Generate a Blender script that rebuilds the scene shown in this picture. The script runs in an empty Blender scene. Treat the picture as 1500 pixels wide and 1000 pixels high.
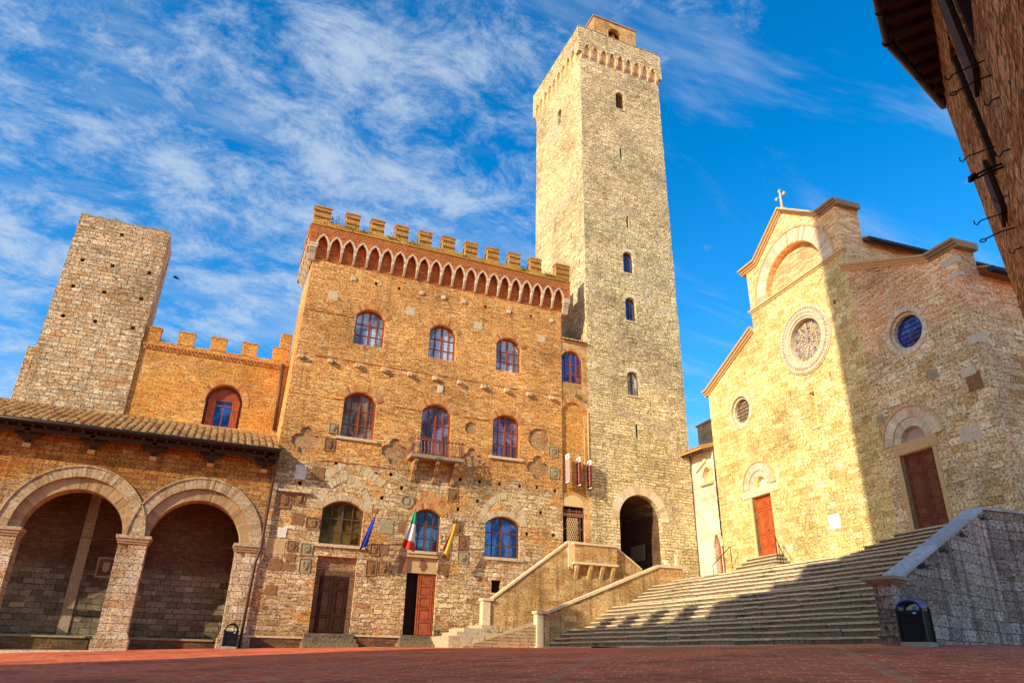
import bpy, bmesh, math, random
from mathutils import Vector, Matrix
from mathutils.geometry import delaunay_2d_cdt
random.seed(11)
sc = bpy.context.scene
COL = sc.collection
S = 0.78                      # overall scale of the place
Z3 = Vector((0, 0, 1))
SUN = Vector((-1, -0.42, 0.48))   # direction towards the sun

# ------------------------------------------------------------------ materials
class NT:
    def __init__(s, name):
        s.m = bpy.data.materials.new(name); s.m.use_nodes = True
        s.t = s.m.node_tree; s.t.nodes.clear()
        s.out = s.t.nodes.new('ShaderNodeOutputMaterial')
    def n(s, ty, **k):
        q = s.t.nodes.new(ty)
        for a, b in k.items(): setattr(q, a, b)
        return q
    def set(s, sock, v):
        if isinstance(v, bpy.types.NodeSocket): s.t.links.new(v, sock)
        elif isinstance(v, (tuple, list)) and len(v) == 3 and sock.type == 'RGBA': sock.default_value = (*v, 1)
        else: sock.default_value = v
    def math(s, op, a, b=0.0, c=None, clamp=False):
        q = s.n('ShaderNodeMath', operation=op, use_clamp=clamp); s.set(q.inputs[0], a); s.set(q.inputs[1], b)
        if c is not None: s.set(q.inputs[2], c)
        return q.outputs[0]
    def vmath(s, op, a, b):
        q = s.n('ShaderNodeVectorMath', operation=op); s.set(q.inputs[0], a); s.set(q.inputs[1], b)
        return q.outputs[0]
    def vscale(s, a, f):
        q = s.n('ShaderNodeVectorMath', operation='SCALE'); s.set(q.inputs[0], a); s.set(q.inputs[3], f)
        return q.outputs[0]
    def mix(s, f, a, b, mode='MIX'):
        q = s.n('ShaderNodeMix', data_type='RGBA', blend_type=mode); s.set(q.inputs[0], f); s.set(q.inputs[6], a); s.set(q.inputs[7], b)
        return q.outputs[2]
    def fmix(s, f, a, b):
        q = s.n('ShaderNodeMix', data_type='FLOAT'); s.set(q.inputs[0], f); s.set(q.inputs[2], a); s.set(q.inputs[3], b)
        return q.outputs[0]
    def noise(s, vec, scale, detail=4, rough=.55, out=0, dist=0.0):
        q = s.n('ShaderNodeTexNoise'); s.set(q.inputs['Vector'], vec); q.inputs['Scale'].default_value = scale
        q.inputs['Detail'].default_value = detail; q.inputs['Roughness'].default_value = rough; q.inputs['Distortion'].default_value = dist
        return q.outputs[out]
    def ramp(s, f, stops, interp='LINEAR'):
        q = s.n('ShaderNodeValToRGB'); s.set(q.inputs[0], f); e = q.color_ramp.elements; q.color_ramp.interpolation = interp
        while len(e) < len(stops): e.new(.5)
        for i, (p, c) in enumerate(stops):
            e[i].position = p; e[i].color = (*c, 1) if isinstance(c, (tuple, list)) else (c, c, c, 1)
        return q.outputs[0]
    def step(s, f, a, b, lo=0.0, hi=1.0):
        q = s.n('ShaderNodeMapRange', interpolation_type='SMOOTHSTEP'); s.set(q.inputs[0], f)
        q.inputs[1].default_value = a; q.inputs[2].default_value = b; q.inputs[3].default_value = lo; q.inputs[4].default_value = hi
        return q.outputs[0]
    def uv(s): return s.n('ShaderNodeUVMap').outputs[0]
    def scaled(s, vec, x, y, off=0.0):
        q = s.n('ShaderNodeMapping'); s.set(q.inputs[0], vec); q.inputs['Scale'].default_value = (x, y, 1); q.inputs['Location'].default_value = (off, off * .7, 0)
        return q.outputs[0]
    def island(s): return s.n('ShaderNodeNewGeometry').outputs['Random Per Island']
    def bsdf(s, col, rough=.9, h=None, bd=.02, bs=1.0, metal=0.0, spec=.25, **k):
        b = s.n('ShaderNodeBsdfPrincipled'); s.set(b.inputs['Base Color'], col); s.set(b.inputs['Roughness'], rough)
        s.set(b.inputs['Metallic'], metal); b.inputs['Specular IOR Level'].default_value = spec
        for a, v in k.items(): s.set(b.inputs[a.replace('_', ' ')], v)
        if h is not None:
            q = s.n('ShaderNodeBump'); s.set(q.inputs['Height'], h); q.inputs['Distance'].default_value = bd * S; q.inputs['Strength'].default_value = bs
            s.t.links.new(q.outputs[0], b.inputs['Normal'])
        s.t.links.new(b.outputs[0], s.out.inputs[0])
        return s.m

def brick_layer(g, vec, w, h, pal, mortar, ms=.012, dist=.03, seed=0., fine=14, squash=1.35, off=.43):
    v = g.scaled(vec, 1, 1, seed)
    d1 = g.noise(v, 1.1 / max(h, .1) * .22, 2, out=1); d2 = g.noise(v, fine, 2, out=1)
    v2 = g.vmath('ADD', v, g.vscale(g.vmath('SUBTRACT', d1, (.5, .5, .5)), dist * 2.2))
    v2 = g.vmath('ADD', v2, g.vscale(g.vmath('SUBTRACT', d2, (.5, .5, .5)), dist))
    b = g.n('ShaderNodeTexBrick'); g.set(b.inputs['Vector'], v2)
    b.inputs['Color1'].default_value = (0, 0, 0, 1); b.inputs['Color2'].default_value = (1, 1, 1, 1); b.inputs['Mortar'].default_value = (.5, .5, .5, 1)
    b.inputs['Scale'].default_value = 1; b.inputs['Mortar Size'].default_value = ms; b.inputs['Mortar Smooth'].default_value = .35
    b.inputs['Bias'].default_value = 0; b.inputs['Brick Width'].default_value = w; b.inputs['Row Height'].default_value = h
    b.offset = .43; b.squash = 1.35; b.squash_frequency = 3
    b.squash = squash; b.offset = off
    rnd = b.outputs['Color']; fac = g.math('MULTIPLY', b.outputs['Fac'], g.step(g.noise(v, 2.3, 3, .6), .34, .56, .12, 1.0))
    n = len(pal)
    col = g.ramp(rnd, [(i / (n - 1) * .9 + .05, c) for i, c in enumerate(pal)])
    col = g.mix(fac, col, mortar)
    hgt = g.math('MULTIPLY', g.math('SUBTRACT', 1.0, fac), g.math('MULTIPLY_ADD', rnd, .55, .45))
    return col, hgt

def rubble_layer(g, vec, w, h, pal, mortar, ms=.06, dist=.05, seed=0.):
    c1, h1 = brick_layer(g, vec, w * .8, h * .8, pal, mortar, ms * .30, dist * 1.5, seed, 9, 1.7, .31)
    c2, h2 = brick_layer(g, vec, w * 1.25, h * 1.3, pal, mortar, ms * .34, dist * 1.7, seed + 3.3, 7, 1.2, .57)
    m = g.step(g.noise(g.scaled(vec, 1, 1.4, seed), .9, 3, .6), .44, .54)
    return g.mix(m, c1, c2), g.fmix(m, h1, h2)

def masonry(name, layers, masks=(), stain=((.16, .10, .05), .5), bd=.03, grit=.38, streak=.25, tint=None, seed=0., pit=.55, skr=(.56, .78), grime=None):
    """layers: list of functions g,uv -> (col,h); masks[i] blends layer i+1 over the result (noise scale, lo, hi) or ('z', z0, width, amp)"""
    g = NT(name); uv = g.uv()
    col, h = layers[0](g, uv)
    for fn, mk in zip(layers[1:], masks):
        c2, h2 = fn(g, uv)
        if mk[0] == 'z':
            sx = g.n('ShaderNodeSeparateXYZ'); g.set(sx.inputs[0], uv)
            zz = g.math('ADD', sx.outputs[1], g.math('MULTIPLY', g.math('SUBTRACT', g.noise(uv, .45, 5, .6), .5), mk[3] * 2))
            f = g.step(zz, mk[1] - mk[2], mk[1] + mk[2])
        else:
            f = g.step(g.noise(g.scaled(uv, 1, 1.6, mk[3] if len(mk) > 3 else 3.1), mk[0], 4, .6), mk[1], mk[2])
        col = g.mix(f, col, c2); h = g.fmix(f, h, h2)
    fine = g.noise(uv, 9, 6, .72)
    col = g.mix(1.0, col, g.ramp(fine, [(.33, 1 - grit * 1.15), (.5, 1.0), (.68, 1 + grit * .75)]), 'MULTIPLY')  # grain; its dark end also stands in for small shadows
    pits = g.step(g.noise(g.scaled(uv, 1, 1.8, seed + 5.), 7.5, 3, .65), .575, .66)
    col = g.mix(g.math('MULTIPLY', pits, pit), col, (.14, .075, .03))  # shade inside the pits painted into the colour
    big = g.noise(g.scaled(uv, 1, 1, seed + 7.), .23, 6, .66)
    col = g.mix(1.0, col, g.ramp(big, [(.32, .60), (.5, 1.0), (.68, 1.26)]), 'MULTIPLY')
    st = g.step(g.noise(g.scaled(uv, 1.0, .5, seed), .5, 7, .72), .55, .74)
    col = g.mix(g.math('MULTIPLY', st, stain[1]), col, stain[0])
    sk = g.step(g.noise(g.scaled(uv, 3.2, .16, seed + 2.), 1.0, 5, .65), *skr)
    col = g.mix(g.math('MULTIPLY', sk, streak), col, (.10, .065, .035))
    if grime:
        sz = g.n('ShaderNodeSeparateXYZ'); g.set(sz.inputs[0], uv)
        gm = g.step(g.math('ADD', sz.outputs[1], g.math('MULTIPLY', g.math('SUBTRACT', g.noise(uv, .7, 5, .65), .5), grime[1] * 2.2)), grime[0], grime[0] + grime[1], .62, 0)
        col = g.mix(gm, col, (.15, .09, .045))
    col = g.mix(1.0, col, tint or (1.32, 1.25, 1.12), 'MULTIPLY')
    hh = g.math('ADD', h, g.math('MULTIPLY', g.noise(uv, 22, 5, .7), .45))
    hh = g.math('ADD', hh, g.math('MULTIPLY', g.noise(uv, 2.2, 4, .6), .8)); hh = g.math('SUBTRACT', hh, g.math('MULTIPLY', pits, .8))
    return g.bsdf(col, .92, hh, bd, 1.0, spec=.15)

BR = [(.36, .135, .04), (.62, .30, .085), (.52, .22, .06), (.72, .42, .15), (.64, .33, .10), (.42, .17, .05), (.80, .54, .25)]
RED = [(.30, .075, .025), (.44, .13, .04), (.52, .18, .055), (.38, .10, .03), (.60, .27, .09)]
STN = [(.64, .47, .25), (.78, .62, .40), (.50, .32, .14), (.70, .52, .28), (.40, .18, .07), (.84, .70, .48), (.56, .36, .16)]
TWR = [(.48, .35, .17), (.68, .53, .29), (.58, .44, .23), (.76, .63, .40), (.42, .29, .14), (.72, .57, .32)]
CHU = [(.56, .42, .19), (.64, .49, .25), (.50, .34, .14), (.70, .57, .33), (.60, .45, .22), (.46, .29, .11)]
PNK = [(.62, .36, .19), (.72, .50, .30), (.50, .24, .11), (.66, .42, .23), (.76, .58, .38)]
GRY = [(.42, .33, .22), (.58, .46, .32), (.52, .36, .20), (.48, .27, .13), (.66, .55, .41), (.60, .42, .25)]
ORG = [(.54, .22, .05), (.68, .34, .08), (.44, .16, .04), (.72, .44, .14), (.60, .27, .06)]
L_ = lambda f, *a, **k: (lambda g, uv: f(g, uv, *a, **k))
STNH = [(.56, .46, .30), (.66, .57, .40), (.44, .30, .15), (.60, .49, .31), (.32, .15, .06), (.72, .64, .49), (.48, .35, .19)]
BRH = [(.42, .17, .045), (.64, .34, .11), (.56, .25, .07), (.72, .44, .18), (.66, .36, .12), (.40, .16, .045), (.78, .55, .28)]
M = {}
M['palazzo'] = masonry('town_hall_masonry',
    [L_(brick_layer, .50, .25, STNH, (.24, .15, .08), .020, .07, 1.), L_(rubble_layer, .38, .22, STNH, (.20, .11, .05), .07, .07, 5.),
     L_(brick_layer, .34, .10, BRH, (.50, .36, .20), .014, .03, 3.), L_(brick_layer, .36, .092, BRH, (.56, .40, .21), .013, .026, 2.)],
    [(.6, .42, .6), (.34, .56, .62, 8.), ('z', 9.9, .35, 1.7)], stain=((.30, .12, .045), .68), bd=.12, streak=.42, seed=1., tint=(1.66, 1.38, 1.05), grit=.55, pit=.72, grime=(.3, 1.8), skr=(.56, .73))
M['tower'] = masonry('great_tower_stone', [L_(brick_layer, .42, .19, TWR, (.20, .14, .08), .022, .06, 4.), L_(rubble_layer, .50, .24, TWR, (.20, .14, .08), .08, .06, 2.), L_(brick_layer, .34, .14, [(.54, .42, .26), (.66, .54, .37), (.48, .34, .19)], (.25, .17, .09), .018, .04, 41.)],
    [(.45, .50, .60), (.22, .56, .62, 14.)], stain=((.36, .25, .14), .62), bd=.15, streak=.42, seed=4., grit=.50, tint=(1.72, 1.64, 1.48), pit=.68, skr=(.56, .74))
M['ltower'] = masonry('old_tower_stone', [L_(brick_layer, .50, .27, GRY, (.22, .15, .08), .022, .07, 6.), L_(rubble_layer, .55, .28, GRY, (.24, .15, .08), .08, .06, 7.)],
    [(.4, .45, .55)], stain=((.24, .17, .08), .8), bd=.13, streak=.5, seed=5., grit=.52, tint=(1.62, 1.48, 1.26), pit=.75, skr=(.54, .72))
M['bay'] = masonry('orange_brick', [L_(brick_layer, .33, .085, ORG, (.60, .38, .15), .011, .022, 8.), L_(brick_layer, .33, .09, BR, (.62, .42, .20), .012, .03, 9.)],
    [(.35, .45, .6)], stain=((.46, .30, .05), .5), bd=.03, streak=.22, seed=6., grit=.55, tint=(1.44, 1.24, .96), pit=.75)
M['loggia'] = masonry('loggia_stone', [L_(brick_layer, .62, .30, STN, (.24, .14, .07), .014, .04, 10.), L_(brick_layer, .55, .24, ORG, (.30, .15, .06), .014, .04, 11.)],
    [('z', 7.4, .9, 1.6)], stain=((.26, .12, .045), .65), bd=.08, seed=7., tint=(.92, .76, .60), pit=.8, streak=.5, skr=(.5, .7), grit=.55)
M['pier'] = masonry('pier_stone', [L_(brick_layer, .7, .34, [(.62, .50, .36), (.72, .61, .47), (.52, .33, .17), (.64, .52, .38), (.78, .69, .57)], (.30, .19, .10), .012, .03, 12.)],
    stain=((.42, .26, .13), .45), bd=.08, seed=8., grit=.52, tint=(1.04, .90, .74), pit=.8)
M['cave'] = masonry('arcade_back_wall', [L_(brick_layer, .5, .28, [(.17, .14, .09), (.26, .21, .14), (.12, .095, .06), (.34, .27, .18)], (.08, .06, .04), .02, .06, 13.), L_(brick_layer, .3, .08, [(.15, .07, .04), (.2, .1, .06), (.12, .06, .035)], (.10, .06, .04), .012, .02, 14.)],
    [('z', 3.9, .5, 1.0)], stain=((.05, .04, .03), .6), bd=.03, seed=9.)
M['church'] = masonry('church_facade_stone', [L_(brick_layer, .62, .32, CHU, (.50, .36, .17), .012, .05, 15.), L_(rubble_layer, .45, .3, CHU, (.46, .31, .13), .07, .07, 16.)],
    [(.6, .47, .58)], stain=((.44, .28, .09), .5), bd=.10, streak=.16, seed=10., grit=.46, tint=(1.82, 1.74, 1.42), pit=.55)
CHA = [(.54, .42, .25), (.63, .52, .34), (.46, .33, .17), (.69, .59, .41), (.57, .45, .26), (.42, .28, .12)]
M['aisle'] = masonry('church_aisle_brick_over_stone', [L_(brick_layer, .62, .34, CHA, (.34, .24, .13), .018, .06, 17.), L_(rubble_layer, .5, .3, CHA, (.40, .26, .12), .07, .07, 18.), L_(brick_layer, .48, .105, PNK, (.70, .54, .35), .014, .03, 19.)],
    [(.6, .45, .55), ('z', 14.6, .35, 1.2)], stain=((.28, .18, .09), .4), bd=.10, streak=.22, seed=11., grit=.62, tint=(1.95, 1.70, 1.38), pit=.8)
M['gablebrick'] = masonry('church_gable_brick', [L_(brick_layer, .5, .12, PNK, (.66, .50, .32), .014, .03, 20.)], stain=((.36, .2, .1), .3), bd=.03, seed=12., grit=.42, tint=(1.74, 1.58, 1.22))
M['whiteplaster'] = masonry('pale_wing_stone', [L_(rubble_layer, .6, .4, [(.74, .64, .46), (.8, .72, .56), (.6, .47, .28), (.82, .74, .6)], (.8, .71, .54), .1, .08, 21.)], stain=((.5, .36, .18), .4), bd=.03, seed=13.)
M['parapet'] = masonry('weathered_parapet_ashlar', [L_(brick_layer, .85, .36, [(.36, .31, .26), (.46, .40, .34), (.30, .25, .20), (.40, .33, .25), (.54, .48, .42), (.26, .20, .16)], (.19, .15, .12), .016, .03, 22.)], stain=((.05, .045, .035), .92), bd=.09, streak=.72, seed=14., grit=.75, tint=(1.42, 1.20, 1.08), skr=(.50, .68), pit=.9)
M['stairwall'] = masonry('stair_wall_stone', [L_(brick_layer, .62, .30, [(.56, .38, .19), (.68, .50, .28), (.46, .26, .11), (.62, .42, .20)], (.66, .50, .30), .014, .05, 23.)], masks=(), stain=((.34, .18, .07), .65), bd=.035, streak=.5, seed=15., grit=.45, tint=(1.24, 1.04, .78), skr=(.5, .7))
M['plinth'] = masonry('dark_plinth', [L_(brick_layer, .4, .1, [(.16, .09, .05), (.22, .12, .06), (.12, .07, .04)], (.10, .06, .04), .012, .03, 24.)], bd=.03, seed=16.)
M['redbrick'] = masonry('red_brick', [L_(brick_layer, .3, .08, RED, (.42, .2, .08), .01, .015, 25.)], stain=((.15, .05, .02), .45), bd=.025, seed=17., tint=(1.5, 1.12, .85))
M['ybrick'] = masonry('mossy_yellow_brick', [L_(brick_layer, .3, .09, [(.46, .30, .07), (.56, .38, .10), (.38, .22, .05), (.50, .26, .07)], (.45, .30, .10), .01, .02, 26.)], stain=((.34, .30, .04), .6), bd=.025, seed=18., tint=(1.3, 1.05, .8))
M['merlonbrick'] = masonry('ochre_merlon_brick', [L_(brick_layer, .3, .09, [(.50, .30, .08), (.58, .36, .11), (.46, .20, .06), (.54, .26, .08)], (.45, .28, .10), .012, .02, 26.5)], stain=((.42, .34, .05), .55), bd=.03, seed=18.5, tint=(1.35, 1.1, .8))
M['niche'] = masonry('rough_niche_brick', [L_(rubble_layer, .3, .10, [(.44, .22, .10), (.54, .32, .17), (.36, .17, .07), (.58, .38, .22)], (.40, .23, .11), .06, .04, 27.)], stain=((.26, .13, .06), .5), bd=.05, seed=19.)
M['farwall'] = masonry('square_wall_stone', [L_(brick_layer, .5, .25, TWR, (.3, .2, .1), .02, .04, 28.)], seed=20.)
M['nearwall'] = masonry('near_wall_brick', [L_(brick_layer, .30, .075, [(.32, .14, .05), (.46, .24, .09), (.25, .10, .035), (.52, .30, .13), (.62, .44, .26)], (.30, .17, .07), .012, .02, 29.), L_(rubble_layer, .6, .3, [(.50, .30, .15), (.62, .42, .24), (.40, .20, .09)], (.2, .1, .04), .1, .06, 30.)],
    [(.5, .5, .6)], stain=((.14, .055, .02), .7), bd=.10, streak=.35, seed=21., grit=.85, tint=(1.95, 1.45, 1.0), pit=1.0)

def blocky(name, cols, grit=.35, bd=.02, stain=(.2, .12, .05), sa=.4, rough=.9):
    g = NT(name); uv = g.uv(); n = len(cols)
    col = g.ramp(g.island(), [(i / (n - 1), c) for i, c in enumerate(cols)])
    nz = g.noise(uv, 8, 6, .7)
    col = g.mix(1.0, col, g.ramp(nz, [(.25, 1 - grit * 1.2), (.5, 1.), (.75, 1 + grit * .6)]), 'MULTIPLY')
    col = g.mix(g.math('MULTIPLY', g.step(g.noise(uv, .9, 6, .7), .52, .72), sa), col, stain); col = g.mix(1., col, (1.22, 1.16, 1.06), 'MULTIPLY')
    h = g.math('ADD', nz, g.math('MULTIPLY', g.noise(uv, 30, 3, .6), .4))
    return g.bsdf(col, rough, h, bd, .9, spec=.15)
M['vous'] = blocky('arch_voussoir_stone', [(.62, .46, .29), (.74, .60, .43), (.56, .38, .21), (.80, .68, .52), (.68, .52, .34)])
M['vousl'] = blocky('brown_arch_stone', [(.42, .29, .16), (.52, .38, .23), (.35, .22, .10), (.56, .43, .28), (.46, .32, .18)], .65, .04, (.24, .14, .07), .5)
M['vous2'] = blocky('pale_relieving_stone', [(.58, .42, .23), (.66, .50, .30), (.50, .34, .16), (.70, .55, .36)], .5, .04, (.30, .18, .07), .45)
M['vousdark'] = blocky('inner_arch_stone', [(.40, .25, .12), (.48, .32, .16), (.34, .20, .09)])
M['brickring'] = blocky('window_arch_brick', [(.46, .16, .05), (.60, .25, .08), (.66, .34, .12), (.40, .12, .035), (.70, .42, .19)], sa=.15)
M['marble'] = blocky('white_marble', [(.58, .47, .33), (.66, .55, .40), (.52, .40, .26)], .32, .02, (.38, .26, .14), .45)
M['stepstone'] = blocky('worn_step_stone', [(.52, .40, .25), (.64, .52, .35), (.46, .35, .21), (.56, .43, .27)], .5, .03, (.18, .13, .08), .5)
M['riser'] = blocky('shaded_dirty_riser_stone', [(.20, .15, .095), (.29, .22, .14), (.14, .105, .065), (.25, .18, .11)], .75, .05, (.05, .04, .025), .9)  # dirt plus the shade on the risers, both put into the colour
M['ledge'] = blocky('ledge_stone', [(.58, .44, .27), (.66, .52, .34)], .4, .03, (.28, .19, .09), .5)
M['cornice'] = blocky('cornice_stone', [(.62, .42, .22), (.68, .48, .27), (.54, .34, .16)], .25, .02, (.35, .2, .09), .3)
M['darkcorn'] = blocky('weathered_cornice', [(.30, .22, .14), (.38, .28, .18)], .35, .02, (.10, .08, .05), .5)
M['coping'] = blocky('grey_coping_stone', [(.44, .42, .42), (.52, .50, .49), (.38, .36, .36)], .5, .03, (.34, .22, .08), .55)
M['lcoping'] = blocky('pale_coping_stone', [(.66, .50, .30), (.74, .58, .37)], .3, .02, (.4, .26, .12), .35)
M['plaque'] = blocky('worn_carved_plaque', [(.32, .17, .07), (.42, .26, .12), (.27, .12, .05), (.46, .31, .16)], .6, .06, (.14, .07, .03), .6)
M['greyplq'] = blocky('grey_green_plaque', [(.36, .29, .16), (.42, .34, .20)], .55, .05, (.20, .13, .06), .6)
M['whiteplq'] = blocky('white_plaque', [(.78, .72, .62), (.74, .66, .54)], .25, .02, (.5, .4, .26), .3)
M['hole'] = NT('dark_opening').bsdf((.03, .018, .01), 1.)
M['tan'] = blocky('tan_lintel_stone', [(.56, .36, .16), (.60, .40, .19)], .3, .02, (.36, .22, .1), .4)
M['plaster'] = blocky('smooth_plaster', [(.66, .47, .22), (.70, .50, .24)], .14, .008, (.5, .33, .15), .3)
def tiles():
    g = NT('clay_roof_tile'); uv = g.uv()
    col = g.ramp(g.island(), [(0, (.36, .13, .05)), (.35, (.56, .27, .10)), (.7, (.66, .38, .15)), (1, (.48, .30, .10))])
    col = g.mix(g.step(g.noise(uv, 2.5, 6, .7), .52, .68, 0, .75), col, (.56, .46, .16))
    col = g.mix(1., col, g.ramp(g.noise(uv, 14, 4, .7), [(.3, .6), (.6, 1.1)]), 'MULTIPLY')
    return g.bsdf(col, .9, g.noise(uv, 20, 3), .012, spec=.15)
M['tile'] = tiles()
def wood(name, a, b, sy=.12, rough=.6, spec=.3):
    g = NT(name); uv = g.uv()
    v = g.scaled(uv, 9, 9 * sy)
    f = g.noise(v, 1.6, 6, .65, dist=.5)
    col = g.mix(f, a, b); col = g.mix(1., col, g.ramp(g.noise(uv, 3, 5, .7), [(.3, .6), (.6, 1.15)]), 'MULTIPLY')
    return g.bsdf(col, rough, f, .006, spec=spec)
M['redwood'] = wood('red_brown_door_wood', (.34, .06, .018), (.56, .14, .04))
M['brownwood'] = wood('dark_brown_door_wood', (.045, .018, .010), (.085, .036, .018), spec=.1)
M['chestnut'] = wood('chestnut_door_wood', (.16, .045, .02), (.28, .09, .042), spec=.15)
M['winwood'] = wood('window_frame_wood', (.30, .05, .018), (.42, .085, .028))
M['darkwin'] = wood('dark_window_frame', (.14, .05, .025), (.2, .08, .04))
M['orangewood'] = wood('orange_shutter_wood', (.46, .075, .018), (.66, .15, .035))
M['eaves'] = wood('dark_eaves_timber', (.045, .022, .012), (.08, .04, .022), rough=.8)
M['rafter'] = wood('brown_rafter', (.12, .055, .03), (.2, .10, .055), rough=.8)
def metal(name, c, rough=.5, m=.6, spec=.5):
    g = NT(name); uv = g.uv()
    col = g.mix(g.noise(uv, 6, 5, .7), tuple(x * .6 for x in c), c)
    return g.bsdf(col, rough, g.noise(uv, 25, 3), .002, .5, metal=m, spec=spec)
M['iron'] = metal('wrought_iron', (.035, .03, .03))
M['rust'] = metal('rusty_red_iron', (.42, .16, .08), .7, .2)
M['pipe'] = metal('brown_painted_pipe', (.15, .06, .035), .5, .3)
M['gutter'] = metal('dark_gutter_metal', (.06, .035, .03), .45, .5)
M['gutgrey'] = metal('slate_gutter_metal', (.035, .045, .06), .4, .5)
M['binpaint'] = metal('anthracite_bin_paint', (.018, .02, .024), .55, .0, .12)
M['binside'] = metal('brown_bin_panel', (.055, .038, .022), .8, .0, .05)
M['binblue'] = metal('blue_bin_hood', (.07, .13, .55), .5, .0, .25)
M['stripstone'] = blocky('dull_strip_stone', [(.36, .27, .17), (.42, .32, .21)], .5, .04, (.16, .11, .06), .5)
M['concrete'] = blocky('bin_plinth_concrete', [(.34, .30, .22), (.40, .35, .26)], .3, .01)
def glass(name, base, sky, refl=.5, rough=.04, grid=None, dk=.35):
    g = NT(name); uv = g.uv()
    wob = g.noise(uv, .9, 2)
    col = g.mix(g.noise(uv, 1.3, 3), base, tuple(min(1, c * 1.5) for c in base))
    if grid:
        b = g.n('ShaderNodeTexBrick'); g.set(b.inputs['Vector'], uv); b.offset = 0.; b.squash = 1
        b.inputs['Scale'].default_value = 1; b.inputs['Brick Width'].default_value = grid[0]; b.inputs['Row Height'].default_value = grid[1]; b.inputs['Mortar Size'].default_value = grid[2]
        g.set(b.inputs['Color1'], (1, 1, 1)); g.set(b.inputs['Color2'], (.86, .86, .86)); g.set(b.inputs['Mortar'], (.25, .25, .3))
        col = g.mix(1., col, b.outputs['Color'], 'MULTIPLY')
    pt = g.step(g.noise(g.scaled(uv, 1.3, .8, 3.7), .75, 4, .6, dist=.6), .44, .54); col = g.mix(pt, g.mix(1., col, (.35, .33, .3), 'MULTIPLY'), col)  # dark silhouettes of a reflection, painted as patches in the pane colours
    sky = g.mix(pt, tuple(c * dk for c in sky), sky)
    d = g.n('ShaderNodeBsdfDiffuse'); g.set(d.inputs[0], col)
    q = g.n('ShaderNodeBsdfGlossy'); g.set(q.inputs[0], sky); q.inputs[1].default_value = rough
    bp = g.n('ShaderNodeBump'); g.set(bp.inputs['Height'], wob); bp.inputs['Distance'].default_value = .02
    g.t.links.new(bp.outputs[0], q.inputs['Normal'])
    mx = g.n('ShaderNodeMixShader'); mx.inputs[0].default_value = refl
    g.t.links.new(d.outputs[0], mx.inputs[1]); g.t.links.new(q.outputs[0], mx.inputs[2]); g.t.links.new(mx.outputs[0], g.out.inputs[0])
    return g.m
M['gcurtain'] = glass('curtained_pane', (.62, .62, .58), (.75, .8, .85), .16, .05, (9., .22, .012), .8)
M['gbrown'] = glass('painted_brown_reflection_pane', (.34, .20, .10), (.6, .5, .4), .10, .06, (.35, .3, .012))  # reflected brick wall painted in as the brown base colour
M['gpurple'] = glass('violet_reflecting_pane', (.36, .21, .22), (.52, .36, .40), .30, .05, (9., .22, .01))
M['gblue'] = glass('blue_reflecting_pane', (.02, .03, .08), (.24, .26, .33), .62, .04, (.13, .13, .006))
M['gdeep'] = glass('deep_blue_pane', (.02, .03, .14), (.22, .25, .42), .6, .04)
M['gdark'] = glass('painted_amber_reflection_pane', (.17, .095, .022), (.42, .20, .04), .14, .06, (.12, .12, .010))  # amber base colour painted in for the reflected building opposite
def stained(name, cols, sc_, lead):
    g = NT(name); uv = g.uv()
    v = g.n('ShaderNodeTexVoronoi'); g.set(v.inputs['Vector'], uv); v.inputs['Scale'].default_value = sc_
    e = g.n('ShaderNodeTexVoronoi', feature='DISTANCE_TO_EDGE'); g.set(e.inputs['Vector'], uv); e.inputs['Scale'].default_value = sc_
    s_ = g.n('ShaderNodeSeparateColor'); g.set(s_.inputs[0], v.outputs['Color'])
    n = len(cols)
    col = g.ramp(s_.outputs[0], [(i / n, c) for i, c in enumerate(cols)], 'CONSTANT')
    col = g.mix(g.step(e.outputs['Distance'], .03, .09, 1, 0), col, lead)
    return g.bsdf(col, .15, spec=.6)
M['stained'] = stained('stained_glass', [(.50, .46, .38), (.50, .22, .04), (.06, .06, .09), (.60, .50, .40), (.34, .06, .03), (.62, .40, .05), (.2, .22, .3), (.42, .38, .34)], 7.5, (.45, .40, .32))
M['bluestain'] = stained('blue_stained_glass', [(.02, .06, .34), (.03, .10, .5), (.02, .05, .22), (.05, .16, .5), (.02, .07, .4)], 3.5, (.008, .015, .05))
M['mesh'] = stained('grey_leaded_glass', [(.28, .19, .11), (.34, .24, .15), (.22, .15, .09)], 4, (.12, .08, .05))
def flat(name, c, rough=.8, var=.25):
    g = NT(name); uv = g.uv()
    return g.bsdf(g.mix(g.noise(uv, 5, 4), tuple(x * (1 - var) for x in c), c), rough, spec=.2)
for k, c in dict(f_blue=(.02, .05, .42), f_green=(.05, .38, .15), f_white=(.84, .80, .72), f_red=(.72, .05, .03), f_pink=(.80, .25, .25), f_yellow=(.85, .52, .03), b_red=(.20, .015, .02), b_pink=(.78, .42, .40), paper=(.88, .85, .80), txt=(.65, .35, .33), pinkplaster=(.66, .44, .36), black=(.012, .012, .012), rubbish=(.1, .28, .75)).items(): M[k] = flat(k + '_cloth' if k[1] == '_' else k + '_surface', c)
def leafm(name, a, b):
    g = NT(name); col = g.mix(g.island(), a, b); return g.bsdf(col, .7, spec=.2)
M['leaf'] = leafm('weed_leaf', (.08, .12, .015), (.30, .30, .04))
M['leaf2'] = leafm('shrub_leaf', (.05, .09, .06), (.12, .18, .10))
M['dry'] = leafm('dry_grass', (.30, .24, .04), (.46, .36, .07))
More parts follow.
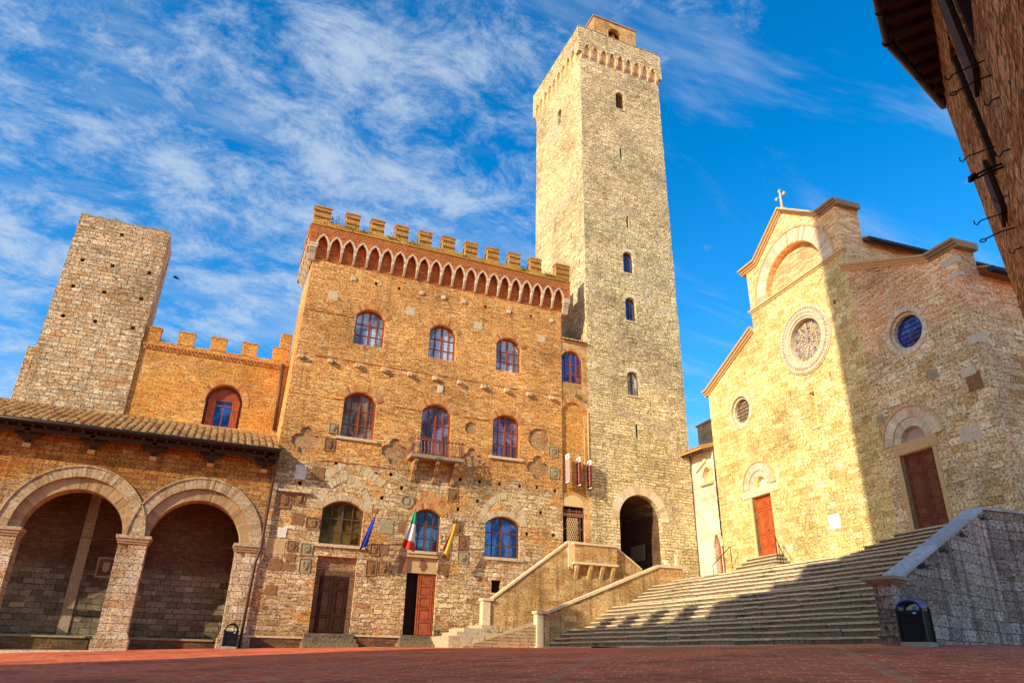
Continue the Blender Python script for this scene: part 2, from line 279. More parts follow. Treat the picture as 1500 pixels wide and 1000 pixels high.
def paving():
    g = NT('red_brick_paving'); uv = g.uv()
    r = g.n('ShaderNodeMapping'); g.set(r.inputs[0], uv); r.inputs['Rotation'].default_value = (0, 0, math.radians(38))
    c1, h1 = brick_layer(g, r.outputs[0], .46, .23, [(.58, .10, .036), (.74, .15, .054), (.64, .115, .04), (.84, .24, .10), (.70, .15, .055)], (.86, .44, .27), .030, .02, 33., 8)
    fine = g.noise(uv, 12, 5, .7); big = g.noise(uv, .16, 6, .6)
    c1 = g.mix(1., c1, g.ramp(fine, [(.25, .62), (.5, 1.), (.75, 1.25)]), 'MULTIPLY')
    c1 = g.mix(1., c1, g.ramp(big, [(.3, .74), (.5, 1.), (.7, 1.22)]), 'MULTIPLY')
    # stone bands crossing the square
    sx = g.n('ShaderNodeSeparateXYZ'); g.set(sx.inputs[0], r.outputs[0])
    fr = g.math('ABSOLUTE', g.math('SUBTRACT', g.math('FRACT', g.math('MULTIPLY', sx.outputs[0], 1 / 6.5)), .5))
    band = g.step(fr, .018, .026, 1, 0)
    c1 = g.mix(g.math('MULTIPLY', band, .5), c1, (.62, .34, .22))
    c1 = g.mix(g.step(g.noise(uv, .35, 7, .72), .48, .68, 0, .7), c1, (.22, .05, .025)); c1 = g.mix(g.step(g.noise(g.scaled(uv, 1, 1, 9.), 1.6, 5, .7), .60, .72, 0, .6), c1, (.95, .50, .32))
    h = g.math('ADD', h1, g.math('MULTIPLY', fine, .5)); c1 = g.mix(1., c1, (1.12, .80, .62), 'MULTIPLY')
    return g.bsdf(c1, g.ramp(fine, [(.3, .65), (.7, .9)]), h, .015, .8, spec=.3)
M['paving'] = paving()
def cobble():
    g = NT('ramp_cobbles'); uv = g.uv()
    c, h = brick_layer(g, uv, .5, .16, [(.52, .33, .14), (.62, .42, .20), (.45, .27, .11)], (.25, .14, .06), .02, .03, 34.)
    return g.bsdf(c, .9, h, .04)
M['cobble'] = cobble()

# ------------------------------------------------------------------ geometry helpers
class Fr:
    """vertical working plane: u to the right seen from outside, d outwards, z up"""
    def __init__(s, O, u, n): s.O, s.u, s.n = Vector(O), Vector(u).normalized(), Vector(n).normalized()
    def __call__(s, u, d, z): return s.O + s.u * u + s.n * d + Z3 * z
WORLD = Fr((0, 0, 0), (1, 0, 0), (0, 1, 0))

def pip(p, poly):
    x, y = p; c = False; j = len(poly) - 1
    for i in range(len(poly)):
        xi, yi = poly[i]; xj, yj = poly[j]
        if (yi > y) != (yj > y) and x < (xj - xi) * (y - yi) / (yj - yi) + xi: c = not c
        j = i
    return c

class MB:
    def __init__(s): s.v, s.f, s.mi, s.sm = [], [], [], []
    def face(s, pts, mi=0, sm=False):
        k = len(s.v); s.v += [Vector(p) for p in pts]; s.f.append(list(range(k, k + len(pts)))); s.mi.append(mi); s.sm.append(sm)
    def mesh(s, pts, faces, mi=0, sm=False):
        k = len(s.v); s.v += [Vector(p) for p in pts]
        for f in faces: s.f.append([k + i for i in f]); s.mi.append(mi); s.sm.append(sm)
    def box(s, F, u0, u1, d0, d1, z0, z1, mi=0, j=0.):
        r = lambda: random.uniform(-j, j) if j else 0.
        p = [F(u + r(), d + r(), z + r()) for z in (z0, z1) for d in (d0, d1) for u in (u0, u1)]
        s.mesh(p, [(0, 1, 3, 2), (4, 6, 7, 5), (0, 4, 5, 1), (2, 3, 7, 6), (0, 2, 6, 4), (1, 5, 7, 3)], mi)
    def prism(s, F, poly, d0, d1, mi=0, caps=(True, True)):
        """polygon in (u,z), extruded from d0 to d1"""
        n = len(poly); a = [F(u, d0, z) for u, z in poly]; b = [F(u, d1, z) for u, z in poly]
        fs = [(i, (i + 1) % n, n + (i + 1) % n, n + i) for i in range(n)]
        if caps[0]: fs.append(tuple(range(n - 1, -1, -1)))
        if caps[1]: fs.append(tuple(range(n, 2 * n)))
        s.mesh(a + b, fs, mi)
    def vprism(s, pts, z0, z1, mi=0):
        n = len(pts); a = [Vector((*p, z0)) for p in pts]; b = [Vector((*p, z1)) for p in pts]
        s.mesh(a + b, [(i, (i + 1) % n, n + (i + 1) % n, n + i) for i in range(n)] + [tuple(range(n - 1, -1, -1)), tuple(range(n, 2 * n))], mi)
    def hull(s, a, b, mi=0):
        """two matching polygons (3D) joined"""
        n = len(a)
        s.mesh(list(a) + list(b), [(i, (i + 1) % n, n + (i + 1) % n, n + i) for i in range(n)] + [tuple(range(n - 1, -1, -1)), tuple(range(n, 2 * n))], mi)
    def tube(s, pts, r, k=8, mi=0, cap=True):
        pts = [Vector(p) for p in pts]; rs = r if isinstance(r, (list, tuple)) else [r] * len(pts)
        rings = []
        up = Vector((.13, .27, 1)).normalized()
        for i, p in enumerate(pts):
            t = (pts[min(i + 1, len(pts) - 1)] - pts[max(i - 1, 0)]).normalized()
            a = t.cross(up)
            if a.length < 1e-3: a = t.cross(Vector((1, 0, 0)))
            a.normalize(); b = t.cross(a)
            rings.append([p + (a * math.cos(q) + b * math.sin(q)) * rs[i] for q in [2 * math.pi * j / k for j in range(k)]])
        k0 = len(s.v)
        for rg in rings: s.v += rg
        for i in range(len(pts) - 1):
            for j in range(k):
                s.f.append([k0 + i * k + j, k0 + i * k + (j + 1) % k, k0 + (i + 1) * k + (j + 1) % k, k0 + (i + 1) * k + j]); s.mi.append(mi); s.sm.append(True)
        if cap:
            s.f.append([k0 + j for j in range(k)][::-1]); s.mi.append(mi); s.sm.append(False)
            s.f.append([k0 + (len(pts) - 1) * k + j for j in range(k)]); s.mi.append(mi); s.sm.append(False)
    def wall(s, F, outline, holes=(), d=0., reveal=.3, mi=0, rmi=None):
        vs, es = [], []
        for poly in [outline] + list(holes):
            k = len(vs); vs += [Vector(p) for p in poly]; es += [(k + i, k + (i + 1) % len(poly)) for i in range(len(poly))]
        V, E, Fs, *_ = delaunay_2d_cdt(vs, es, [], 0, 1e-5)
        k = len(s.v); s.v += [F(p.x, d, p.y) for p in V]
        for f in Fs:
            c = ((V[f[0]].x + V[f[1]].x + V[f[2]].x) / 3, (V[f[0]].y + V[f[1]].y + V[f[2]].y) / 3)
            if pip(c, outline) and not any(pip(c, h) for h in holes):
                s.f.append([k + i for i in f]); s.mi.append(mi); s.sm.append(False)
        for h in holes:
            n = len(h)
            for i in range(n):
                a, b = h[i], h[(i + 1) % n]
                s.face([F(a[0], d, a[1]), F(b[0], d, b[1]), F(b[0], d - reveal, b[1]), F(a[0], d - reveal, a[1])], mi if rmi is None else rmi)
    def ring(s, F, inner, outer, d0, d1, mi=0, gap=.0, jit=0.):
        """blocks between two matching open polylines in (u,z)"""
        for i in range(len(inner) - 1):
            q = [inner[i], outer[i], outer[i + 1], inner[i + 1]]
            cx = sum(p[0] for p in q) / 4; cz = sum(p[1] for p in q) / 4
            q = [(cx + (p[0] - cx) * (1 - gap), cz + (p[1] - cz) * (1 - gap * .5)) for p in q]
            s.prism(F, q, d0, d1 + random.uniform(-jit, jit), mi)
    def build(s, name, mats, parent=None, **tags):
        me = bpy.data.meshes.new(name)
        off = Vector(parent['_w']) if parent is not None else Vector((0, 0, 0))
        base = Vector(tags.pop('at', (0, 0, 0))) if parent is None else off
        me.from_pydata([(v - base) * S for v in s.v], [], s.f)
        if not isinstance(mats, (list, tuple)): mats = [mats]
        for m in mats: me.materials.append(M[m] if isinstance(m, str) else m)
        me.polygons.foreach_set('material_index', s.mi); me.polygons.foreach_set('use_smooth', s.sm)
        me.update()
        uvl = me.uv_layers.new(name='UVMap').data
        for p in me.polygons:
            n = p.normal
            if abs(n.z) < .75:
                t = Z3.cross(n).normalized(); w = n.cross(t)
                for li in p.loop_indices:
                    c = s.v[me.loops[li].vertex_index]
                    uvl[li].uv = (c.dot(t), c.z if abs(n.z) < .3 else c.dot(w))
            else:
                for li in p.loop_indices:
                    c = s.v[me.loops[li].vertex_index]; uvl[li].uv = (c.x, c.y)
        o = bpy.data.objects.new(name, me); COL.objects.link(o)
        o['_w'] = tuple(base)
        if parent is not None: o.parent = parent
        else: o.location = base * S
        for k, v in tags.items(): o[k] = v
        return o

def thing(name, label, cat, at, group=None):
    o = bpy.data.objects.new(name, None); COL.objects.link(o); o.location = Vector(at) * S; o['_w'] = tuple(at)
    o.empty_display_size = .2
    o['label'] = label; o['category'] = cat
    if group: o['group'] = group
    return o

# arches in (u,z): inner polyline from left to right
def seg_arc(uc, hw, zs, apex, n=14, grow=0.):
    r = apex - zs; R = (hw * hw + r * r) / (2 * r); cz = apex - R; a = math.asin(min(1, hw / R))
    if r > hw: a = math.pi - a
    return [(uc + (R + grow) * math.sin(t), cz + (R + grow) * math.cos(t)) for t in [-a + 2 * a * i / n for i in range(n + 1)]]
def pointed_arc(uc, hw, zs, apex, n=8, grow=0.):
    h = apex - zs; c = (h * h - hw * hw) / (2 * hw); R = hw + c
    a1 = math.atan2(h, c)
    L = [(uc + c - (R + grow) * math.cos(t), zs + (R + grow) * math.sin(t)) for t in [a1 * i / n for i in range(n + 1)]]
    if grow:
        ax = math.acos(min(1, c / (R + grow))); L = [(uc + c - (R + grow) * math.cos(t), zs + (R + grow) * math.sin(t)) for t in [ax * i / n for i in range(n + 1)]]
    return L + [(2 * uc - x, z) for x, z in L[::-1][1:]]
def opening(arc, z0): return [(arc[0][0], z0), (arc[-1][0], z0)] + arc[::-1]
def circle(uc, zc, r, n=32): return [(uc + r * math.cos(2 * math.pi * i / n), zc + r * math.sin(2 * math.pi * i / n)) for i in range(n)]
def rect(u0, u1, z0, z1): return [(u0, z0), (u1, z0), (u1, z1), (u0, z1)]
def ragged(poly, step=.4, j=.03, skip=()):
    out = []
    for i in range(len(poly)):
        a, b = poly[i], poly[(i + 1) % len(poly)]; out.append(a)
        if i in skip: continue
        L = math.hypot(b[0] - a[0], b[1] - a[1]); n = int(L / step)
        for k in range(1, n):
            t = (k + random.uniform(-.3, .3)) / n
            out.append((a[0] + (b[0] - a[0]) * t + random.uniform(-j, j), a[1] + (b[1] - a[1]) * t + random.uniform(-j, j)))
    return out

def window(F, parent, uc, hw, z0, zs, apex, d, frame='winwood', pane='gblue', cols=4, rows=3, name='window', fw=.10, curtain=None):
    arc = seg_arc(uc, hw, zs, apex, 12); r = apex - zs; R = (hw * hw + r * r) / (2 * r); cz = apex - R
    ztop = lambda u: cz + math.sqrt(max(0, R * R - (u - uc) ** 2))
    b = MB()
    outl = opening(arc, z0); cx, cy = uc, (z0 + apex) / 2
    inn = opening(seg_arc(uc, hw - fw, zs, apex - fw, 12), z0 + fw)
    n = len(outl)
    for i in range(n):
        j = (i + 1) % n
        b.prism(F, [outl[i], outl[j], inn[j], inn[i]], d, d + .08)
    cu = [uc - hw + 2 * hw * i / cols for i in range(1, cols)]
    for i, u in enumerate(cu):
        w = .065 if (i + 1) * 2 == cols else .028
        b.box(F, u - w, u + w, d, d + .075, z0 + fw, ztop(u) - fw * .8)
    for k in range(1, rows):
        z = z0 + (zs + (apex - zs) * .55 - z0) * k / rows
        h_ = hw - fw if z < zs else math.sqrt(max(0, R * R - (z - cz) ** 2)) - fw
        b.box(F, uc - h_, uc + h_, d, d + .065, z - .03, z + .03)
    w = b.build(name, frame, parent)
    p = MB(); p.prism(F, opening(seg_arc(uc, hw - .02, zs, apex - .02, 12), z0 + .02), d - .05, d + .02); p.build('pane', pane, w)
    return w

def arch_ring(F, parent, arc_in, arc_out, d0, d1, mat, name='arch_ring', gap=.06, jit=.012):
    b = MB(); b.ring(F, arc_in, arc_out, d0, d1, 0, gap, jit); return b.build(name, mat, parent)

def door(F, parent, u0, u1, z0, z1, d, mat, leaves=2, name='door', panels=((.05, .28), (.33, .74), (.79, .95))):
    b = MB(); lw = (u1 - u0) / leaves
    for L in range(leaves):
        a = u0 + lw * L + .012; e = u0 + lw * (L + 1) - .012
        b.box(F, a, e, d - .06, d, z0, z1)
        H = z1 - z0
        for p0, p1 in panels:
            za, zb = z0 + H * p0, z0 + H * p1; m = lw * .17
            for q in ((a + m - .05, e - m + .05, za - .05, za), (a + m - .05, e - m + .05, zb, zb + .05), (a + m - .05, a + m, za, zb), (e - m, e - m + .05, za, zb)):
                b.box(F, q[0], q[1], d - .01, d + .035, q[2], q[3])
            b.prism(F, rect(a + m + .07, e - m - .07, za + .07, zb - .07), d - .01, d + .02)
        b.box(F, a + .01, a + .06, d, d + .02, z0 + .01, z1 - .01); b.box(F, e - .06, e - .01, d, d + .02, z0 + .01, z1 - .01)
    o = b.build(name, mat, parent)
    h = MB(); um = (u0 + u1) / 2 + .12
    h.tube([F(um, d, z0 + (z1 - z0) * .42), F(um, d + .08, z0 + (z1 - z0) * .42)], .03); h.build('handle', 'iron', o)
    return o

def tuft(at, r, n, mat, label, group=None, name='weed_tuft', flat_=.6, cat='plant'):
    b = MB(); c = Vector(at)
    for _ in range(n):
        p = c + Vector((random.gauss(0, r * .5), random.gauss(0, r * .3), abs(random.gauss(0, r * flat_ * .6))))
        a = Vector((random.gauss(0, 1), random.gauss(0, 1), random.gauss(0, .8))).normalized(); t = a.cross(Vector((random.gauss(0, 1), random.gauss(0, 1), random.gauss(0, 1)))).normalized()
        l = r * random.uniform(.12, .3); w = l * .4
        b.face([p - a * l, p + t * w, p + a * l, p - t * w])
    k = dict(label=label, category=cat)
    if group: k['group'] = group
    return b.build(name, mat, None, at=at, **k)

# ------------------------------------------------------------------ ground
XS = [-90, -30, -10, 0, 10, 18, 30, 90]
YS = [-90, -30, 0, 8, 16, 28, 40, 90]
GT = {-90: [-4, -3, -2.4, -2.2, -1.9, -1.7, -1.5, -1],
      -30: [-3.4, -2.6, -2.2, -1.9, -1.5, -1.2, -.9, -.5],
      0: [-3, -2.2, -1.75, -1.45, -.9, -.4, .1, .8],
      8: [-2.6, -1.9, -1.45, -1.1, -.5, .15, .5, 1.2],
      16: [-2.2, -1.5, -1.1, -.7, -.05, .60, .85, 1.4],
      28: [-1.8, -1.1, -.65, -.25, .26, .58, .9, 1.4],
      40: [-1.6, -.85, -.35, .11, .46, .58, .9, 1.4],
      90: [-1.0, -.4, 0, .3, .7, .9, 1.2, 1.6]}
def gz(x, y):
    x = max(-89.9, min(89.9, x)); y = max(-89.9, min(89.9, y))
    i = max(k for k in range(len(XS)) if XS[k] <= x); j = max(k for k in range(len(YS)) if YS[k] <= y)
    a = (x - XS[i]) / (XS[i + 1] - XS[i]); b = (y - YS[j]) / (YS[j + 1] - YS[j])
    q = lambda jj: GT[YS[jj]][i] * (1 - a) + GT[YS[jj]][i + 1] * a
    return q(j) * (1 - b) + q(j + 1) * b
g = MB(); gx = [-600, -250, -89] + [-60 + i * 2 for i in range(66)] + [89, 250, 600]; gy = [-600, -250, -89] + [-60 + i * 2 for i in range(66)] + [89, 250, 600]
vs = [(x, y, gz(x, y) + (0.012 * math.sin(x * 1.3) * math.sin(y * .9))) for y in gy for x in gx]; nx = len(gx)
g.mesh(vs, [(j * nx + i, j * nx + i + 1, (j + 1) * nx + i + 1, (j + 1) * nx + i) for j in range(len(gy) - 1) for i in range(nx - 1)], 0, True)
g.build('piazza_paving', 'paving', None, kind='structure', label='red brick paving of the square')

gr = thing('drain_grate', 'dark iron drain grate set in the red paving in front of the stairs', 'drain grate', (16.2, 28, gz(16.2, 28)))
t = MB(); zg = gz(16.2, 28) + .03
for k in range(9): t.box(WORLD, 15.8 + k * .1, 15.86 + k * .1, 27.8, 28.2, zg - .05, zg)
for q in ((15.7, 16.8, 27.74, 27.8), (15.7, 16.8, 28.2, 28.26), (15.7, 15.76, 27.8, 28.2), (16.74, 16.8, 27.8, 28.2)): t.box(WORLD, *q, zg - .05, zg + .004)
t.build('grating', 'iron', gr)
# ------------------------------------------------------------------ TOWN HALL
F = Fr((0, 40, 0), (1, 0, 0), (0, -1, 0))
hall = thing('town_hall', 'tall brick town hall with eleven square merlons and a white corbel arch frieze', 'building', (11.5, 40, gz(11.5, 40)))
TOPW = [(7.14, .93, 17.33, 19.22, 19.76), (11.87, .90, 17.30, 19.16, 19.69), (16.48, .90, 17.27, 19.10, 19.68)]
MIDW = [(7.09, .97, 11.45, 13.73, 14.28), (11.82, .95, 10.98, 13.68, 14.24), (16.46, .93, 11.48, 13.76, 14.25)]
LOWW = [(6.83, 1.15, 5.45, 7.30, 7.80), (11.66, .84, 5.45, 7.45, 7.82), (16.38, 1.14, 5.43, 7.33, 7.82)]
holes = [opening(seg_arc(c, h, zs, ap), z0) for c, h, z0, zs, ap in TOPW + MIDW + LOWW]
D1 = (5.75, 7.88, .95, 4.83); D2 = (10.69, 12.45, 1.06, 5.10)
holes += [rect(*D1), rect(*D2), rect(15.75, 16.35, 3.46, 4.16)]
def quatre(uc, zc, R, n=56, ph=0.):
    out = []
    for i in range(n):
        t = 2 * math.pi * i / n + ph; best = 0
        for k in range(4):
            a = math.pi / 2 * k + math.pi / 2; cxx, czz = .50 * R * math.cos(a), .50 * R * math.sin(a); br = .42 * R
            bq = cxx * math.cos(t) + czz * math.sin(t); q = bq * bq - (cxx * cxx + czz * czz - br * br)
            if q > 0: best = max(best, bq + math.sqrt(q))
        best = max(best, .5 * R)
        best *= random.uniform(.97, 1.03)
        out.append((uc + best * math.cos(t), zc + best * math.sin(t)))
    return out
QS = [quatre(4.28, 10.95, .88), quatre(9.40, 10.95, .88), quatre(14.2, 11.05, .80), quatre(18.68, 11.08, .86), circle(18.73, 12.95, .74, 28), circle(14.05, 13.05, .40, 20)]
HOLES = [(13.54, 9.78), (14.78, 9.78), (16.10, 9.8), (17.45, 9.8), (18.63, 9.84), (19.89, 9.76), (19.78, 7.0), (17.97, 6.94), (14.7, 8.61), (4.3, 8.55), (8.4, 9.5), (9.3, 9.6), (10.0, 8.9), (6.1, 9.9), (13.5, 8.0), (18.9, 8.3), (8.9, 8.2)]
sq = [rect(u - .10, u + .10, z - .11, z + .11) for u, z in HOLES]
TOPH = [rect(u - .10, u + .10, 21.56, 21.80) for u in (7.21, 8.71, 14.71, 18.09)]
shallow = QS
edge = [(2.58, -.8), (20.41, -.8), (20.41, 22.6), (3.16, 22.6)]
b = MB()
b.wall(F, ragged(edge, .5, .02, skip=(0, 2)), holes + sq + TOPH + shallow, 0, .44)
# flanks, back and roof
b.face([F(2.58, 0, -.8), F(2.58, -5.4, -.8), F(3.16, -5.4, 22.6), F(3.16, 0, 22.6)])
b.face([F(20.41, 0, -.8), F(20.41, 0, 22.6), F(20.41, -5.4, 22.6), F(20.41, -5.4, -.8)])
b.face([F(2.58, -5.4, -.8), F(20.41, -5.4, -.8), F(20.41, -5.4, 22.6), F(3.16, -5.4, 22.6)])
b.face([F(3.16, 0, 22.6), F(20.41, 0, 22.6), F(20.41, -5.4, 22.6), F(3.16, -5.4, 22.6)])
b.build('wall', 'palazzo', hall)
b = MB()
for h in sq + TOPH:
    u = sum(p[0] for p in h) / 4; z = sum(p[1] for p in h) / 4; b.box(F, u - .12, u + .12, -.36, -.3, z - .14, z + .14)
b.box(F, 15.6, 16.5, -.45, -.31, 3.3, 4.3)
b.build('putlog_hole', 'hole', hall)
for q in QS:
    b = MB(); cu = sum(p[0] for p in q) / len(q); cz = sum(p[1] for p in q) / len(q)
    b.prism(F, [(cu + (u - cu) * 1.05, cz + (z - cz) * 1.05) for u, z in q], -.2, -.10); b.build('blind_niche', 'niche', hall)
for (c, h, z0, zs, ap), pane in zip(TOPW, ('gcurtain',) * 3): window(F, hall, c, h, z0, zs, ap, -.36, 'winwood', pane)
for (c, h, z0, zs, ap), pane in zip(MIDW, ('gbrown', 'gpurple', 'gpurple')): window(F, hall, c, h, z0, zs, ap, -.36, 'winwood', pane)
for (c, h, z0, zs, ap), pane in zip(LOWW, ('gdark', 'gblue', 'gdeep')): window(F, hall, c, h, z0, zs, ap, -.36, 'darkwin', pane)
for c, h, z0, zs, ap in TOPW + MIDW: arch_ring(F, hall, seg_arc(c, h + .02, zs, ap + .02, 26), seg_arc(c, h + .02, zs, ap + .02, 26, .42), -.05, .03, 'brickring', 'brick_arch', .12)
for (c, h, z0, zs, ap), pk in zip(LOWW, (8.95, 8.62, 8.86)):
    mt = 'brickring' if h < 1 else 'vous2'
    arch_ring(F, hall, seg_arc(c, h + .02, zs, ap + .02, 16), seg_arc(c, h + .02, zs, ap + .02, 16, .34), -.05, .035, mt, 'segmental_arch', .08)
    arch_ring(F, hall, pointed_arc(c, h + .04, zs, pk, 11), pointed_arc(c, h + .04, zs, pk, 11, .40 if h > 1 else .3), -.05, .018, mt if h < 1 else 'vous2', 'relieving_arch', .12, .02)
    t = MB(); t.prism(F, [(u, z) for u, z in pointed_arc(c, h - .02, zs + .1, pk - .05, 8)] + seg_arc(c, h - .02, zs + .05, ap + .05, 8)[::-1][1:-1], -.04, .008); t.build('tympanum', 'palazzo' if h > 1 else 'brickring', hall)
# big steep white gable of voussoirs over the left window
lerp = lambda P, n: [(P[i][0] + (P[i + 1][0] - P[i][0]) * k / n, P[i][1] + (P[i + 1][1] - P[i][1]) * k / n) for i in range(len(P) - 1) for k in range(n)] + [P[-1]]
arch_ring(F, hall, lerp([(5.2, 8.45), (6.8, 9.85), (8.75, 8.75)], 9), lerp([(4.9, 8.8), (6.85, 10.4), (9.1, 9.15)], 9), -.04, .012, 'vous2', 'relieving_gable', .08, .02)
# sills
for c, h, z0, zs, ap in (LOWW[0], LOWW[1], LOWW[2], MIDW[0], MIDW[2]):
    t = MB(); t.box(F, c - h - .22, c + h + .22, -.25, .12, z0 - .16, z0 - .003, 0, .01); t.build('sill', 'ledge', hall)
# string courses: worn projecting ledges
for z, u0, u1 in ((19.05, 3.1, 5.95), (16.18, 3.05, 20.4), (13.68, 3.0, 6.0), (13.72, 8.4, 10.7), (13.75, 12.95, 15.4), (13.9, 17.6, 20.4), (9.98, 4.4, 10.3)):
    t = MB(); u = u0
    while u < u1:
        w = random.uniform(.35, .9)
        if random.random() < .86: t.box(F, u, min(u + w, u1), -.03, random.uniform(.03, .07), z - random.uniform(.02, .05), z + .02, 0, .012)
        u += w
    t.build('string_course', 'palazzo', hall)
for u in [5.0 + 1.62 * k for k in range(10)] + [3.27]:
    t = MB(); t.box(F, u - .13, u + .13, -.05, .24, 15.78, 16.02, 0, .03); t.build('putlog_stone', 'ledge', hall)
for u in (5.76, 10.22, 11.69, 13.09, 16.38, 19.65):
    t = MB(); t.box(F, u - .12, u + .12, -.05, .09, 21.55, 21.8, 0, .02); t.build('putlog_stone', 'marble', hall)
for u, z, w in ((4.64, 20.23, .30), (9.59, 20.21, .28), (14.22, 20.18, .28), (18.92, 20.14, .26)):
    t = MB(); t.prism(F, ragged(rect(u - w, u + w, z - w, z + w), .15, .03), -.03, .012); t.build('stone_panel', 'ledge', hall)
def shield(t, F, u, z, w, h, d0, d1, mi=0):
    P = [(u - w, z + h * .5), (u + w, z + h * .5), (u + w, z - h * .05)] + [(u + w * math.cos(a), z - h * .05 - h * .45 * math.sin(a)) for a in [math.pi * k / 8 for k in range(1, 8)]] + [(u - w, z - h * .05)]
    t.prism(F, P, d0, d1, mi)
t = MB(); t.prism(F, rect(11.72, 12.1, 15.02, 15.58), -.03, .02); shield(t, F, 11.91, 15.28, .15, .44, .02, .06); t.build('coat_of_arms', 'marble', hall)
# carved plaques
PL = [(3.61, 7.51, .38, .42, 'plaque', 1), (4.37, 7.66, .32, .36, 'plaque', 1), (5.22, 6.46, .36, .38, 'plaque', 1), (4.44, 6.62, .40, .32, 'plaque', 0), (3.74, 5.86, .24, .26, 'whiteplq', 0), (3.66, 5.11, .36, .40, 'tan', 0), (4.34, 5.21, .26, .28, 'plaque', 1),
      (5.10, 5.10, .36, .36, 'greyplq', 1), (4.36, 4.62, .28, .22, 'plaque', 0), (4.33, 4.12, .34, .2, 'plaque', 0), (5.11, 4.27, .34, .38, 'greyplq', 1), (3.61, 4.24, .36, .28, 'plaque', 0), (9.31, 6.63, .46, .40, 'greyplq', 0), (10.19, 6.67, .24, .32, 'plaque', 0),
      (8.74, 5.34, .28, .36, 'plaque', 1), (9.29, 5.38, .24, .30, 'plaque', 0), (8.65, 4.35, .32, .42, 'plaque', 1), (9.32, 4.39, .32, .36, 'plaque', 1), (10.42, 4.62, .26, .46, 'plaque', 0), (13.47, 6.90, .34, .46, 'plaque', 1), (13.87, 6.12, .36, .44, 'plaque', 1), (13.91, 5.28, .32, .36, 'greyplq', 1),
      (12.9, 5.35, .22, .28, 'plaque', 0), (13.09, 8.79, .40, .42, 'plaque', 1), (4.24, 9.14, .34, .40, 'whiteplq', 1), (5.17, 9.17, .40, .38, 'plaque', 0), (5.66, 11.86, .24, .32, 'greyplq', 1), (5.58, 10.9, .32, .42, 'plaque', 1), (3.60, 2.98, .32, .26, 'plaque', 0), (3.2, 5.1, .2, .4, 'tan', 0), (19.75, 12.3, .34, .38, 'greyplq', 1), (19.8, 10.9, .36, .38, 'greyplq', 1)]
for u, z, w, h, m, sh in PL:
    t = MB(); w *= random.uniform(.82, 1.0); h *= random.uniform(.85, 1.0); dd = random.uniform(.012, .03)
    t.prism(F, ragged(rect(u - w, u + w, z - h, z + h), .12, .03), -.03, dd)
    if sh:
        e = random.uniform(.03, .06)
        for q in ((u - w, u + w, z + h - e, z + h), (u - w, u + w, z - h, z - h + e), (u - w, u - w + e, z - h + e, z + h - e), (u + w - e, u + w, z - h + e, z + h - e)): t.box(F, q[0], q[1], .0, dd + .03, q[2], q[3], 0, .012)
        shield(t, F, u, z, w * .5, h * 1.2, .0, dd + .05)
        for _ in range(5): a_ = random.uniform(0, 6.28); r_ = random.uniform(.1, .5); uu, zz = u + w * r_ * math.cos(a_), z + h * r_ * math.sin(a_); t.box(F, uu - .04, uu + .04, .0, dd + .075, zz - .05, zz + .05, 0, .02)
    t.build('coat_of_arms', m, hall)
t = MB(); t.prism(F, circle(10.35, 8.14, .40, 24), -.03, .03); t.ring(F, circle(10.35, 8.14, .30, 24) + [(10.65, 8.14)], circle(10.35, 8.14, .40, 24) + [(10.75, 8.14)], .02, .08); shield(t, F, 10.35, 8.14, .14, .36, .02, .07); t.build('coat_of_arms', 'greyplq', hall)
t = MB()
for k in range(6): t.box(F, 3.2 + k * .28, 3.5 + k * .28, -.02, .2 + random.uniform(-.03, .03), 8.0, 8.1, 0, .015)
t.build('drip_ledge', 'ledge', hall)
# plinth and its cap
for u0, u1 in ((2.62, 5.7), (7.93, 10.64)):
    t = MB(); z = gz((u0 + u1) / 2, 39.8); t.box(F, u0, u1, -.1, .14, z - .4, z + .46, 0); t.box(F, u0 - .02, u1, -.1, .2, z + .463, z + .55, 1, .01)
    t.build('plinth', ['plinth', 'ledge'], hall)
# doors
t = MB(); t.box(F, 5.75, 7.88, -.34, -.30, .9, 4.9, 0); t.build('door_infill', 'niche', hall)
t = MB(); t.box(F, 5.78, 7.85, -.32, -.22, 3.86, 4.12, 0, .005); t.box(F, 5.76, 6.02, -.32, -.2, .95, 3.86); t.box(F, 7.6, 7.87, -.32, -.2, .95, 3.86); t.build('door_surround', 'plinth', hall)
door(F, hall, 6.04, 7.59, 1.0, 3.84, -.22, 'brownwood', 2)
t = MB(); t.box(F, 10.6, 12.55, -3, -.5, .9, 4.3); t.build('dark_interior', 'hole', hall)
t = MB(); t.box(F, 10.69, 12.45, -.36, -.12, 4.27, 5.1); t.box(F, 10.6, 12.55, -.1, .06, 5.1, 5.25); t.build('door_lintel', 'tan', hall)
door(F, hall, 11.42, 12.42, 1.08, 4.26, -.26, 'redwood', 1, panels=((.03, .20), (.23, .40), (.43, .60), (.63, .78), (.81, .96)))
t = MB()
e = Vector((11.57, 0, 4.72)); shield(t, F, 11.57, 4.68, .14, .36, -.12, -.05)
for k in range(5): t.box(F, 11.43 + k * .06, 11.47 + k * .06, -.12, -.06, 4.9, 4.98 + .04 * (k % 2))
for s_ in (-1, 1): t.tube([F(11.57 + s_ * (.02 + .26 * (1 - math.cos(a))), -.08, 4.4 + .3 * math.sin(a) * .9) for a in [.0, .4, .8, 1.2, 1.5]], [.02, .035, .04, .03, .012], 6)
t.build('emblem', 'rust', hall)
for u0, u1, n in ((5.55, 8.05, 3), (10.55, 12.6, 4)):
    zt = 1.0 if u0 < 8 else 1.06; zb = gz(u0 + 1, 39.5) - .1
    t = MB()
    for k in range(n):
        t.box(F, u0 - k * .08, u1 + k * .08, -.3, .25 + .3 * k, zb, zt - (zt - zb - .1) * k / n - .0, 0, .012)
    t.build('door_step', 'riser', hall)
